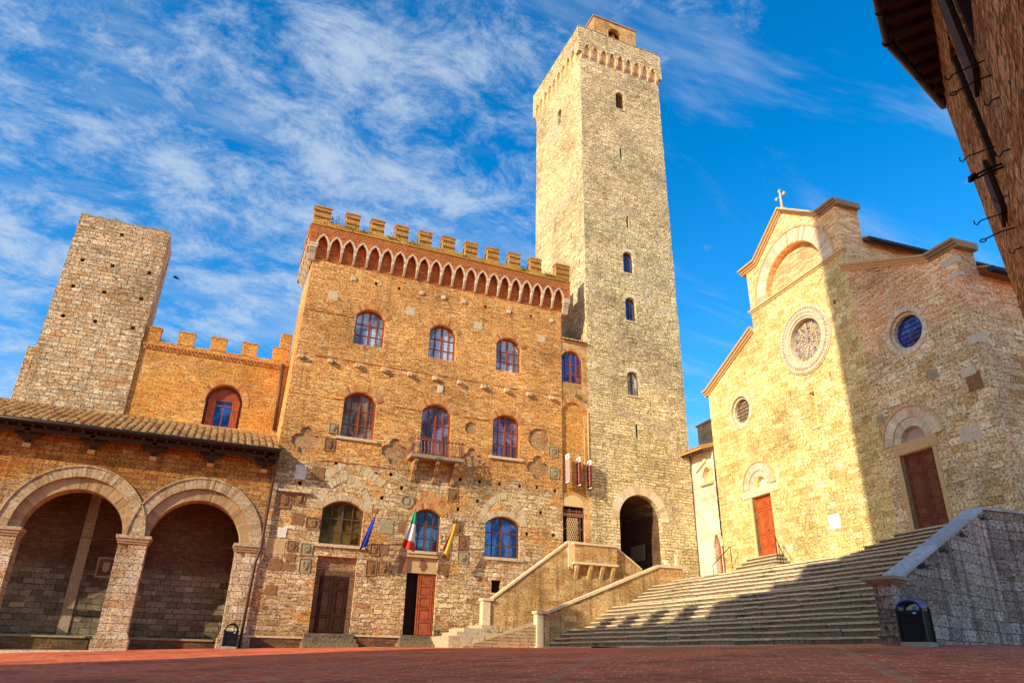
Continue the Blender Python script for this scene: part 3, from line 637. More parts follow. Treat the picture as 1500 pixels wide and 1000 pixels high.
# balcony
bal = MB(); bal.box(F, 10.15, 13.40, -.1, .92, 10.60, 10.78, 0, .02)
bo = bal.build('balcony', 'darkcorn', hall)
t = MB()
def bal_post(u, d, ou, od):
    pts = [(0, 0), (.10, .12), (.15, .28), (.10, .5), (.03, .72), (.02, .92), (.10, 1.02), (.16, .98)]
    t.tube([F(u + ou * a, d + od * a, 10.78 + h) for a, h in pts], .028, 6)
for k in range(15): bal_post(10.3 + k * .212, .82, 0, 1)
for k in range(4): bal_post(13.28, .1 + k * .2, 1, 0); bal_post(10.27, .1 + k * .2, -1, 0)
t.tube([F(10.24, 0, 11.68), F(10.24, .86, 11.68), F(13.31, .86, 11.68), F(13.31, 0, 11.68)], .03, 6)
t.tube([F(10.2, 0, 10.86), F(10.2, .88, 10.86), F(13.35, .88, 10.86), F(13.35, 0, 10.86)], .025, 6)
t.build('railing', 'rust', bo)
for u in (10.55, 11.85, 13.0):
    t = MB(); pr = [(0, 10.6), (.85, 10.6), (.8, 10.35), (.55, 10.2), (.42, 9.95), (.2, 9.75), (.16, 9.4), (0, 9.25)]
    t.hull([F(u - .10, d, z) for d, z in pr], [F(u + .10, d, z) for d, z in pr]); t.build('bracket', 'niche', bo)
# corbel arch frieze + parapet
NA = 21; cs = [3.54 + (20.06 - 3.54) / 20 * k for k in range(NA)]; sp = cs[1] - cs[0]
def frieze(F, cs, sp, u0, u1, zb, spring, apex, zt, d, hw, mat, white, band, parent, skew=True):
    out = [(u1, zt), (u0, zt), (u0, zb)]
    for c in cs: out += [(c - hw, zb)] + pointed_arc(c, hw, spring, apex, 6) + [(c + hw, zb)]
    out += [(u1, zb)]
    b = MB(); b.prism(F, out, d - .28, d); 
    b.build('arched_plate', mat, parent)
    for c in cs:
        b = MB(); ai = pointed_arc(c, hw, spring, apex, 6); ao = pointed_arc(c, hw, spring, apex, 6, .115)
        b.ring(F, ai, ao, d - .02, d + .045)
        b.build('corbel_arch', white, parent)
frieze(F, cs, sp, 2.72, 20.93, 23.38, 23.42, 24.06, 24.74, .36, .31, 'redbrick', 'marble', None, hall)
t = MB(); t.wall(F, rect(2.8, 20.85, 22.5, 24.72), [], .012); t.build('frieze_back', 'redbrick', hall)
def corbel(F, u, w, ztop, zbot, dmax, mat, parent, name='corbel'):
    t = MB(); H = ztop - zbot
    t.box(F, u - w * 1.15, u + w * 1.15, .0, dmax + .03, ztop - .12, ztop)
    t.box(F, u - w, u + w, .0, dmax, ztop - .28, ztop - .122)
    pr = [(0, ztop - .282), (dmax * .95, ztop - .282), (dmax * .7, ztop - .5), (dmax * .5, ztop - .62), (dmax * .28, zbot + .05), (0, zbot)]
    t.hull([F(u - w * .85, d, z) for d, z in pr], [F(u + w * .85, d, z) for d, z in pr]); return t.build(name, mat, parent)
for k in range(NA - 1): corbel(F, (cs[k] + cs[k + 1]) / 2, .07, 23.40, 22.56, .36, 'marble', hall)
for u in (3.0, 20.68): corbel(F, u, .24, 23.42, 22.3, .40, 'marble', hall, 'corner_corbel')
for q in ((2.70, 3.12, .0), (20.46, 20.94, -.4)):
    t = MB(); t.box(F, q[0], q[1], q[2], .385, 23.43, 24.739); t.build('corner_block', 'redbrick', hall)
# brick lattice band on the parapet
for r in range(4):
    z = 24.62 - r * .135; u = 2.85 + (r % 2) * .11; P = [(u, z - .035)]
    Q = []
    while u < 20.75: Q += [(u, z + .035), (u + .11, z + .035), (u + .11, z - .02), (u + .22, z - .02)]; u += .22
    t = MB(); t.prism(F, [(Q[-1][0], z - .035)] + Q[::-1] + P, .355, .395); t.build('dog_tooth_row', 'brickring', hall)
t = MB(); t.box(F, 2.66, 20.99, -.1, .43, 24.743, 24.863, 0); t.box(F, 3.0, 20.6, -5.3, -.1, 24.5, 24.8, 0); t.build('parapet_ledge', 'ybrick', hall)
t = MB(); t.prism(F, ragged([(2.75, 24.86), (20.9, 24.86), (20.9, 25.14), (2.75, 25.14)], .5, .03, skip=(0,)), -.15, .33); t.build('parapet_wall', 'ybrick', hall)
def merlon(F, u0, u1, z0, z1, d0, d1, parent, pat=True):
    t = MB(); t.box(F, u0, u1, d0, d1, z0, z1 - .1, 0, .01); t.box(F, u0 - .04, u1 + .04, d0 - .04, d1 + .04, z1 - .1, z1, 0, .012)
    if pat:
        n = max(4, int((u1 - u0) / .17))
        for r in (0.32, .68):
            zc = z0 + (z1 - z0) * r
            for k in range(n):
                u = u0 + (u1 - u0) * (k + .5) / n; q = .055
                t.ring(F, [(u - q, zc), (u, zc + q), (u + q, zc), (u, zc - q), (u - q, zc)], [(u - q - .03, zc), (u, zc + q + .03), (u + q + .03, zc), (u, zc - q - .03), (u - q - .03, zc)], d1, d1 + .03, 1)
    return t.build('merlon', ['merlonbrick', 'plinth'], parent)
MER = [(2.75, 3.8)] + [(4.77 + 1.634 * k, 5.64 + 1.634 * k) for k in range(9)] + [(19.88, 20.97)]
for i, (u0, u1) in enumerate(MER): merlon(F, u0, u1, 25.0, 26.22, -.22, .31, hall)
# side friezes and merlons
FL = Fr((3.10, 40, 0), (0, -1, 0), (-1, 0, 0)); FRt = Fr((20.41, 40, 0), (0, 1, 0), (1, 0, 0))
csl = [-.62 - .826 * k for k in range(6)]
frieze(FL, csl[::-1], .826, -5.4, .36, 23.38, 23.42, 24.06, 24.74, .36, .31, 'redbrick', 'marble', None, hall)
frieze(FRt, [.62 + .826 * k for k in range(6)], .826, -.1, 5.4, 23.38, 23.42, 24.06, 24.74, .5, .325, 'redbrick', 'marble', None, hall)
for k in range(5): corbel(FL, csl[k] - .413, .078, 23.4, 22.5, .36, 'marble', hall)
for fr, a0, a1 in ((FL, -5.4, .38), (FRt, -.1, 5.4)):
    t = MB(); t.box(fr, a0, a1, -.2, .5 if fr is FRt else .40, 24.74, 24.86); t.box(fr, a0, a1, -.3, .33, 24.86, 25.12); t.build('parapet_ledge', 'ybrick', hall)
for k in range(2):
    merlon(FL, -2.6 - 1.634 * k - .6, -2.6 - 1.634 * k + .27, 25.0, 26.22, -.25, .3, hall, False)
    merlon(FRt, 1.35 + 1.634 * k, 2.1 + 1.634 * k, 25.0, 26.22, .0, .48, hall, False)
merlon(FRt, -.32, .4, 25.0, 26.22, -.02, .50, hall, False)
merlon(FL, -.8, .28, 25.0, 26.2, -.2, .28, hall, False)
# flank: downpipe beside the loggia roof
t = MB(); t.tube([(2.52, 39.82, gz(2.5, 39.8)), (2.62, 39.82, 4.2), (2.78, 39.8, 4.9), (2.86, 39.8, 9.0), (2.9, 39.1, 9.7)], .075, 8); t.build('downpipe', 'pipe', hall)
# weeds on the ledge
for i, (u, k) in enumerate(((6.0, 0), (5.05, 1), (7.75, 2), (12.6, 3), (17.3, 4), (19.3, 5), (9.3, 6))):
    tuft((u, 39.72, 24.95), .42, 70, 'dry' if k in (1, 3, 6) else 'leaf', ['yellow green weeds between the second and third merlons of the town hall', 'dry grass at the foot of the second merlon from the left', 'yellow green weeds between the third and fourth merlons of the town hall', 'dry grass below the middle merlons of the town hall', 'green weeds at the foot of the third merlon from the right', 'green weeds between the last two merlons on the right', 'dry grass by the fourth and fifth merlons from the left'][k], 'weeds growing on the battlement ledge')
tuft((4.15, 40.0, 25.2), .42, 60, 'leaf2', 'small blue green bush sprouting between the first and second merlons', name='small_bush', flat_=1.3)
tuft((11.85, 39.1, 10.5), .3, 50, 'leaf', 'dark green weeds hanging under the iron balcony')

# flags
def cloth(parent, A, B, C_, D_, mats, bands, name='cloth', amp=.06, nu=14, nv=18, axis=0):
    """bilinear sheet between A-B (top) and D-C (bottom) with folds; bands along axis"""
    A, B, C_, D_ = map(Vector, (A, B, C_, D_)); b = MB(); vs = []
    for j in range(nv + 1):
        for i in range(nu + 1):
            s_, t_ = i / nu, j / nv
            p = (A * (1 - s_) + B * s_) * (1 - t_) + (D_ * (1 - s_) + C_ * s_) * t_
            vs.append(p + Vector((0, -1, 0)) * amp * math.sin(s_ * 9 + t_ * 2.5) * (.3 + t_) + Vector((1, 0, 0)) * amp * .4 * math.sin(s_ * 7 + 1))
    for j in range(nv):
        for i in range(nu):
            q = (i + .5) / nu if axis == 0 else (j + .5) / nv
            k = sum(1 for x in bands if q > x)
            b.mesh([vs[j * (nu + 1) + i], vs[j * (nu + 1) + i + 1], vs[(j + 1) * (nu + 1) + i + 1], vs[(j + 1) * (nu + 1) + i]], [(0, 1, 2, 3)], k, True)
    return b.build(name, mats, parent)
def flag(label, base, tip, quad, mats, bands, axis, amp=.05):
    f = thing('flag', label, 'flag', base, 'flags hung by the lower windows of the town hall')
    t = MB(); t.tube([base, tip], .025, 6); tp = Vector(tip); t.tube([tp, tp + (tp - Vector(base)).normalized() * .12], [.04, .01], 6); t.build('pole', 'darkwin', f)
    cloth(f, *quad, mats, bands, amp=amp, axis=axis)
flag('limp blue flag on a pole beside the left lower window', (8.06, 39.95, 5.55), (8.42, 38.9, 7.1),
     [(8.20, 39.15, 6.72), (8.38, 39.0, 6.85), (8.12, 39.05, 5.38), (7.66, 39.1, 5.05)], ['f_blue'], [], 0, .09)
flag('hanging green white and red flag left of the window above the open door', (10.85, 39.95, 5.6), (10.62, 38.9, 7.5),
     [(10.50, 38.95, 7.35), (10.62, 38.92, 7.45), (10.74, 39.0, 5.25), (9.95, 39.0, 5.50)], ['f_green', 'f_white', 'f_red'], [.36, .78], 1, .11)
flag('limp red and yellow flag right of the window above the open door', (12.75, 39.95, 5.6), (13.05, 38.9, 7.15),
     [(12.85, 39.0, 6.85), (13.02, 38.95, 7.0), (12.72, 39.0, 5.02), (12.32, 39.05, 5.5)], ['f_pink', 'f_yellow'], [.5], 0, .09)

# ------------------------------------------------------------------ narrow bay between hall and tower
link = thing('narrow_bay', 'narrow brick bay between the town hall and the great tower', 'building', (21.4, 40, gz(21, 40)))
FB = Fr((0, 40.06, 0), (1, 0, 0), (0, -1, 0))
wb = (21.22, .84, 17.28, 19.0, 19.66); gb = (21.22, .78, 5.2, 8.75, 9.2)
b = MB(); nich = opening(seg_arc(21.26, .86, 15.15, 15.95), 9.72)
b.wall(FB, rect(20.42, 22.48, -.5, 20.4), [opening(seg_arc(*[wb[0], wb[1], wb[3], wb[4]]), wb[2]), opening(seg_arc(gb[0], gb[1], gb[3], gb[4]), gb[2]), nich], 0, .26)
b.face([FB(20.42, 0, 20.4), FB(22.48, 0, 20.4), FB(22.48, -4.2, 22.6), FB(20.42, -4.2, 22.6)]); b.build('wall', 'stairwall', link)
t = MB(); t.box(FB, 20.43, 22.47, -.25, -.11, 9.7, 16.0); t.build('niche_back', 'bay', link)
window(FB, link, wb[0], wb[1], wb[2], wb[3], wb[4], -.2, 'winwood', 'gdeep')
arch_ring(FB, link, seg_arc(wb[0], wb[1], wb[3], wb[4], 18), seg_arc(wb[0], wb[1], wb[3], wb[4], 18, .22), -.05, .03, 'brickring', 'brick_arch', .1)
arch_ring(FB, link, seg_arc(21.26, .78, 15.15, 15.88, 18), seg_arc(21.26, .78, 15.15, 15.88, 18, .3), -.05, .025, 'brickring', 'brick_arch', .1)
t = MB(); t.prism(FB, opening(seg_arc(gb[0], gb[1] + .02, 9.0, 9.62, 12), 8.9), -.1, .01); t.build('tympanum', 'plaster', link)
# grille window
t = MB(); t.prism(FB, opening(seg_arc(gb[0], gb[1], gb[3], gb[4]), gb[2]), -.32, -.25); gw = t.build('grille_window', 'hole', link)
t = MB()
for k in (0, 2, 4, 5, 6): t.box(FB, 20.48 + k * .245, 20.53 + k * .245, -.17, -.13, 5.2, 8.8)
for z in (6.4, 7.5, 8.6): t.box(FB, 20.45, 22.0, -.17, -.11, z, z + .06)
t.box(FB, 20.44, 22.0, -.18, -.08, 8.28, 8.5); t.build('bars', 'rust', gw)
t = MB()
for s_ in (-1, 1):
    for k in range(-12, 18):
        u0 = 20.72 + k * .13; pts = []
        a = (u0, 5.3); e = (u0 + s_ * 2.9 * .42, 8.2)
        lo, hi = 20.7, 21.62
        P = [(u0 + s_ * (z - 5.3) * .42, z) for z in [5.3 + i * .1 for i in range(30)]]
        P = [p for p in P if lo < p[0] < hi]
        if len(P) > 2: t.tube([FB(p[0], -.10, p[1]) for p in (P[0], P[-1])], .022, 4)
t.build('lattice', 'tan', gw)
t = MB()
for k in range(6):
    u = 20.6 + k * .34; t.hull([FB(u + .13 * math.cos(a), .22, 20.42 + .10 * math.sin(a)) for a in [math.pi * i / 6 for i in range(7)]], [FB(u + .13 * math.cos(a), -4.1, 22.66 + .10 * math.sin(a)) for a in [math.pi * i / 6 for i in range(7)]])
t.build('roof', 'tile', link)
t = MB(); t.box(FB, 20.44, 22.46, -.02, .05, 20.28, 20.40, 0); t.build('cornice', 'brickring', link)
t = MB(); t.tube([FB(22.38, .08, 15.4), FB(22.36, .08, 10.6)], .05, 6); t.build('downpipe', 'tan', link)
tuft((21.6, 39.9, 16.3), .35, 40, 'leaf', 'thin green weeds under the blue window of the narrow bay')
for i, (u, lab) in enumerate(((20.62, 'pale pink hanging banner with white top, nearest the town hall'), (21.42, 'dark red hanging banner with white top, middle of the three'), (22.2, 'dark red hanging banner with white top, nearest the tower archway'))):
    bn = thing('banner', lab, 'banner', (u, 40.0, 10.3), 'upright banners on the narrow bay')
    FS = Fr((u, 40.0, 0), (0, -1, 0), (-1, 0, 0)); dz = -.12 * i
    # bracket-hung panels standing square to the wall
    t = MB(); t.box(FS, .08, .62, -.02, .02, 10.3 + dz, 11.8 + dz, 0)
    t.box(FS, .08, .62, -.024, .024, 11.8 + dz, 12.16 + dz, 1)
    t.box(FS, .08, .62, -.022, .022, 10.28 + dz, 10.36 + dz, 1); o = t.build('cloth', [('b_pink' if i == 0 else 'b_red'), 'f_white'], bn)
    t = MB()
    for k in range(9):
        t.box(FS, .28, .42, -.027, .027, 10.5 + dz + k * .14, 10.58 + dz + k * .14 + .02 * (k % 2))
    for s_ in (.026, -.032): t.prism(FS, circle(.35, 11.97 + dz, .09, 10), s_, s_ + .006)
    t.build('lettering', 'txt', o)
    t = MB(); t.tube([FS(-.02, 0, 12.18 + dz), FS(.68, 0, 12.18 + dz)], .022, 6); t.tube([FS(-.02, 0, 10.26 + dz), FS(.68, 0, 10.26 + dz)], .022, 6); t.build('bracket', 'iron', bn)

# ------------------------------------------------------------------ GREAT TOWER
tw = thing('great_tower', 'very tall pale stone tower with a bell chamber on top', 'tower', (26.4, 44.4, gz(26, 40)))
T = Fr((0, 40, 0), (1, 0, 0), (0, -1, 0)); TL = Fr((22.48, 40, 0), (0, -1, 0), (-1, 0, 0)); TR = Fr((30.45, 40, 0), (0, 1, 0), (1, 0, 0))
WIN = [(26.30, .43, 43.25, 44.6, 45.08, 'gdark'), (26.27, .46, 27.08, 28.5, 28.98, 'gdeep'), (26.27, .46, 23.02, 24.5, 24.98, 'gdeep'), (26.14, .50, 17.14, 18.5, 18.96, 'gcurtain')]
SL = [(26.12, 37.88, 38.98), (26.39, 31.23, 32.33), (26.23, 14.01, 15.05)]
AR = seg_arc(26.17, 1.63, 8.5, 10.13, 18)
b = MB()
thl = [opening(seg_arc(c, h, zs, ap, 8), z0) for c, h, z0, zs, ap, _ in WIN] + [rect(u - .095, u + .095, a, e) for u, a, e in SL] + [opening(AR, 4.2)]
tput = [(23.0 + random.uniform(0, 7), 20 + random.uniform(0, 27)) for _ in range(26)]
thl2 = [rect(u - .06, u + .06, z - .07, z + .07) for u, z in tput if abs(u - 26.2) > .9]
b.wall(T, ragged([(22.48, -.6), (30.42, -.6), (30.5, 20), (30.45, 48.3), (22.46, 48.3)], .35, .03, skip=(0, 3)), thl + thl2, 0, .4)
b.wall(TL, ragged([(-8.9, -.6), (0, -.6), (0, 48.3), (-8.9, 48.3)], .4, .02, skip=(0, 1, 2)), [opening(seg_arc(-4.05, .34, 44.5, 45.05, 8), 43.4), rect(-1.0, -.85, 27.4, 27.9), rect(-2.1, -1.95, 27.2, 27.6), rect(-2.2, -2.08, 30.4, 30.9)], 0, .4)
b.face([TR(0, 0, -.6), TR(8.9, 0, -.6), TR(8.9, 0, 48.3), TR(0, 0, 48.3)])
b.face([T(22.48, -8.9, -.6), T(30.45, -8.9, -.6), T(30.45, -8.9, 48.3), T(22.48, -8.9, 48.3)])
b.build('wall', 'tower', tw)
t = MB()
for u, a, e in SL: t.box(T, u - .12, u + .12, -.22, -.15, a, e)
for u, z in tput:
    if abs(u - 26.2) > .9: t.box(T, u - .09, u + .09, -.46, -.4, z - .1, z + .1)
t.box(TL, -4.5, -3.6, -.5, -.41, 43.3, 45.2); t.box(TL, -2.3, -.8, -.5, -.41, 27.1, 31)
t.build('slit_opening', 'hole', tw)
for c, h, z0, zs, ap, pn in WIN:
    window(T, tw, c, h, z0, zs, ap, -.3, 'darkwin', pn, 2, 1, fw=.06)
    arch_ring(T, tw, seg_arc(c, h + .03, zs, ap + .03, 9), seg_arc(c, h + .03, zs, ap + .03, 9, .28), -.05, .02, 'vous', 'stone_arch', .05)
    t = MB(); t.box(T, c - h - .12, c + h + .12, -.3, .05, z0 - .12, z0 - .004, 0, .01); t.build('sill', 'vous', tw)
arch_ring(T, tw, seg_arc(26.17, 1.63, 8.5, 10.13, 26), seg_arc(26.17, 1.63, 8.5, 10.13, 26, .6), -.05, .03, 'vous', 'archway_ring', .05)
# vaulted passage
b = MB(); n = len(AR)
prof = [(AR[0][0], 3.8)] + AR + [(AR[-1][0], 3.8)]
for i in range(len(prof) - 1): b.face([T(prof[i][0], -.4, prof[i][1]), T(prof[i + 1][0], -.4, prof[i + 1][1]), T(prof[i + 1][0], -6, prof[i + 1][1]), T(prof[i][0], -6, prof[i][1])])
b.face([T(24.4, -6, 3.8), T(28, -6, 3.8), T(28, -6, 10.3), T(24.4, -6, 10.3)]); b.face([T(24.4, -.2, 4.25), T(28, -.2, 4.25), T(28, -6, 4.6), T(24.4, -6, 4.6)])
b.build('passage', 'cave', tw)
t = MB(); t.box(Fr((27.78, 40, 0), (0, 1, 0), (-1, 0, 0)), 2.2, 3.9, .0, .06, 6.3, 7.35); t.build('stone_tablet', 'greyplq', tw)
# parapet on pointed blind arches
ca = [23.08 + .845 * k for k in range(9)]
def tfrieze(F_, cs_, u0, u1, d):
    out = [(u1, 51.0), (u0, 51.0), (u0, 48.15)]
    for c in cs_: out += [(c - .31, 48.15), (c - .31, 48.4)] + pointed_arc(c, .31, 48.4, 49.15, 5)[1:-1] + [(c + .31, 48.4), (c + .31, 48.15)]
    out += [(u1, 48.15)]
    b = MB(); b.prism(F_, out, d - .3, d); o = b.build('arched_parapet', 'tower', tw)
    b = MB(); b.box(F_, u0 + .3, u1 - .3, -.05, .03, 48.0, 49.3); b.build('arch_recess', 'gablebrick', tw)
    for c in [cs_[0] - (cs_[1] - cs_[0])] + list(cs_):
        u = c + (cs_[1] - cs_[0]) / 2
        b = MB(); pr = [(0, 48.149), (d, 48.149), (d * .8, 47.9), (d * .3, 47.72), (0, 47.6)]
        b.hull([F_(u - .1, q, z) for q, z in pr], [F_(u + .1, q, z) for q, z in pr]); b.build('corbel', 'vous', tw)
tfrieze(T, ca, 22.2, 30.72, .26); tfrieze(TL, [-8.25 + .92 * k for k in range(9)], -9.16, -.04 + .0, .26)
tfrieze(TR, [.65 + .92 * k for k in range(9)], .04, 9.16, .26)
b = MB(); b.face([T(22.2, .25, 50.0), T(30.7, .25, 50.0), T(30.7, -9.1, 50.0), T(22.2, -9.1, 50.0)]); b.box(T, 22.2, 30.7, -9.16, -8.9, 48.1, 51.0); b.build('tower_deck', 'tower', tw)
t = MB()
for k in range(26):
    u = 22.25 + k * .325; t.box(T, u, u + .31, -.1, .28, 51.0, 51.0 + random.uniform(.04, .14), 0, .02)
t.build('worn_coping', 'darkcorn', tw)
for k in range(8): 
    u = 23 + k * .95; tuft((u, 39.8, 50.95), .25, 18, 'dry', 'dry grass tuft on the great tower parapet, %s' % ['far left', 'second from left', 'third from left', 'left of its middle', 'right of its middle', 'third from right', 'second from right', 'far right'][k], 'grass on the great tower parapet')
# bell chamber
BB = Fr((0, 42.6, 0), (1, 0, 0), (0, -1, 0)); BS = Fr((25.55, 42.6, 0), (0, -1, 0), (-1, 0, 0))
bc = MB(); bc.wall(BB, rect(25.55, 30.2, 50, 56.7), [opening(seg_arc(27.85, .74, 55.3, 56.05, 12), 53.2)], 0, .5)
bc.wall(BS, rect(-2.4, 0, 50, 56.7), [], 0)
bc.face([BB(30.2, 0, 50), BB(30.2, -2.4, 50), BB(30.2, -2.4, 56.7), BB(30.2, 0, 56.7)]); bc.face([BB(25.55, -2.4, 50), BB(30.2, -2.4, 50), BB(30.2, -2.4, 56.7), BB(25.55, -2.4, 56.7)])
bo = bc.build('bell_chamber', 'stairwall', tw)
t = MB(); t.box(BB, 25.45, 30.3, -2.5, .1, 56.7, 56.85); t.build('roof', 'darkcorn', bo)
t = MB(); t.box(BB, 26.9, 28.8, -2.2, -.9, 53.0, 56.3); t.build('inner_wall', 'niche', bo)
t = MB(); pr = [(.02, 55.7), (.16, 55.68), (.24, 55.5), (.28, 55.1), (.36, 54.75), (.5, 54.55), (.5, 54.48)]
K = 16
for i in range(len(pr) - 1):
    for k in range(K):
        a, e = 2 * math.pi * k / K, 2 * math.pi * (k + 1) / K
        t.face([BB(27.85 + pr[q][0] * math.cos(w), -.5 + pr[q][0] * math.sin(w), pr[q][1]) for q, w in ((i, a), (i, e), (i + 1, e), (i + 1, a))], 0, True)
t.tube([BB(27.85, -.5, 55.7), BB(27.85, -.5, 56.0)], .05); t.build('bell', 'rust', bo)

# ------------------------------------------------------------------ BAY BEHIND THE LOGGIA
bay = thing('brick_house', 'orange brick house with square battlements and an arched shuttered window', 'building', (-1.3, 44, gz(-1, 44)))
B4 = Fr((0, 43.72, 0), (1, 0, 0), (0, -1, 0))
BA = seg_arc(-.35, 1.03, 13.55, 14.76, 18)
b = MB(); b.wall(B4, [(-6.5, 9.0), (3.0, 9.0), (3.0, 16.84), (-6.5, 16.84)], [opening(BA, 12.15)], 0, .45)
b.face([B4(-6.5, 0, 16.84), B4(3, 0, 16.84), B4(3, -6, 16.84), B4(-6.5, -6, 16.84)]); b.face([B4(-6.5, -6, 9), B4(3, -6, 9), B4(3, -6, 16.84), B4(-6.5, -6, 16.84)])
b.build('wall', 'bay', bay)
t = MB()
for r in range(2):
    u = -5.4 + r * .1
    while u < 2.8: t.box(B4, u, u + .11, -.02, .07, 16.42 - r * .13, 16.50 - r * .13); u += .2
t.box(B4, -5.45, 2.9, -.02, .09, 16.52, 16.6); t.build('dentil_band', 'brickring', bay)
for u0, u1 in ((-5.42, -4.56), (-3.62, -2.68), (-1.77, -.87), (.05, .96), (1.9, 2.82)):
    t = MB(); t.box(B4, u0, u1, -.5, .02, 16.84, 17.62, 0, .012); t.box(B4, u0 - .03, u1 + .03, -.53, .05, 17.62, 17.72, 0, .015); t.build('merlon', 'bay', bay)
t = MB(); t.box(B4, 2.35, 3.05, -2.6, -2.0, 16.8, 19.6); t.build('chimney', 'bay', bay)
arch_ring(B4, bay, seg_arc(-.35, 1.04, 13.55, 14.77, 24), seg_arc(-.35, 1.04, 13.55, 14.77, 24, .34), -.05, .03, 'brickring', 'brick_arch', .1)
t = MB(); t.prism(B4, opening(seg_arc(-.35, 1.02, 13.55, 14.74, 14), 12.15), -.46, -.40); w = t.build('window', 'darkwin', bay)
t = MB(); t.box(B4, -.78, .10, -.39, -.34, 12.15, 13.75); t.build('pane', 'gdeep', w)
t = MB(); t.box(B4, -.37, -.31, -.34, -.30, 12.15, 13.5); t.box(B4, -.78, .10, -.34, -.30, 13.45, 13.53); t.prism(B4, [(-1.1, 13.78), (.4, 13.78)] + seg_arc(-.35, .86, 13.85, 14.55, 8)[::-1], -.40, -.3); t.build('frame', 'winwood', w)
for a, e in ((-1.22, -.80), (.12, .52)):
    t = MB(); t.box(B4, a, e, -.36, -.28, 12.15, 13.9)
    for k in range(1, 4): t.box(B4, a + (e - a) * k / 4 - .008, a + (e - a) * k / 4 + .008, -.282, -.272, 12.15, 13.9, 1)
    for z in (12.5, 13.3): t.box(B4, a + .02, e - .02, -.28, -.255, z, z + .09)
    t.build('shutter', ['orangewood', 'darkwin'], w)
t = MB(); t.tube([B4(2.62, .1, 16.6), B4(2.72, .1, 12.3)], .10, 8); t.build('downpipe', 'pipe', bay)
for x, lab in ((-3.2, 'green weeds between the second and third battlements of the brick house'), (2.0, 'green weeds beside the last battlement of the brick house'), (-4.3, 'green weeds beside the first battlement of the brick house')):
    tuft((x, 43.9, 16.9), .32, 40, 'leaf', lab, 'weeds on the brick house battlements')

# ------------------------------------------------------------------ LEFT TOWER
lt = thing('stone_tower', 'broad windowless stone tower rising behind the arcade roof', 'tower', (-8, 46, gz(-8, 44)))
LT = Fr((0, 43.6, 0), (1, 0, 0), (0, -1, 0))
lp = [(-8.0, 23.3), (-9.62, 21.1), (-8.02, 21.1), (-6.0, 21.1), (-9.68, 19.33), (-8.05, 19.3), (-6.06, 19.3), (-9.72, 17.38), (-8.08, 17.37), (-6.1, 17.36)]
hs = [rect(u - .11, u + .11, z - .11, z + .11) for u, z in lp]
b = MB(); ou = ragged([(-10.6, 8), (-5.48, 8), (-5.42, 24.15), (-10.40, 24.15)], .3, .035, skip=(0,))
b.wall(LT, ou, hs, 0, .35)
b.face([LT(-5.48, 0, 8), LT(-5.48, -2.9, 8), LT(-5.42, -2.9, 24.15), LT(-5.42, 0, 24.15)]); b.face([LT(-10.6, 0, 8), LT(-10.40, 0, 24.15), LT(-10.4, -2.9, 24.15), LT(-10.6, -2.9, 8)])
b.face([LT(-10.6, -2.9, 8), LT(-5.48, -2.9, 8), LT(-5.42, -2.9, 24.15), LT(-10.4, -2.9, 24.15)]); b.face([LT(-10.4, 0, 24.1), LT(-5.42, 0, 24.1), LT(-5.42, -2.9, 24.1), LT(-10.4, -2.9, 24.1)])
b.build('wall', 'ltower', lt)
t = MB()
for u, z in lp: t.box(LT, u - .13, u + .13, -.42, -.35, z - .13, z + .13)
t.build('putlog_hole', 'hole', lt)
t = MB(); u = -10.4
while u < -5.5:
    w = random.uniform(.2, .5); t.box(LT, u, min(u + w, -5.42), -.6, .0, 24.1, 24.15 + random.uniform(.02, .14), 0, .02); u += w
t.build('worn_coping', 'darkcorn', lt)
t = MB(); t.box(LT, -11.25, -10.6, -3.5, -1.4, 8, 15.75, 0, .03); t.box(LT, -12.6, -11.25, -3.5, -1.5, 8, 12.6); t.build('side_stub', 'ltower', lt)
tuft((-8.5, 43.7, 24.2), .3, 40, 'dry', 'pale dry tuft on top of the windowless stone tower')
tuft((-9.7, 43.55, 23.4), .22, 40, 'leaf', 'green weed clinging to the upper left of the windowless tower')
tuft((-9.2, 43.55, 21.9), .22, 40, 'leaf', 'green weed clinging below the top of the windowless tower')

# ------------------------------------------------------------------ LOGGIA
lg = thing('arcade_building', 'low stone arcade with round arches and a tiled lean-to roof', 'building', (-4, 40, gz(-4, 40)))
AC = [-12.6, -5.92, -.42]; R0 = 2.18; SPR = 5.12
b = MB()
b.wall(F, [(-15.2, -1.2), (2.84, -1.2), (2.84, 9.95), (-15.2, 9.95)], [opening(seg_arc(c, R0 + .42, SPR, SPR + R0 + .42 - .001, 24), -1.25 + .1) for c in AC], 0, .35)
b.face([F(-15.2, -.35, -1.2), F(-15.2, -4, -1.2), F(-15.2, -4, 11.5), F(-15.2, -.35, 9.95)])
b.build('wall', 'loggia', lg)
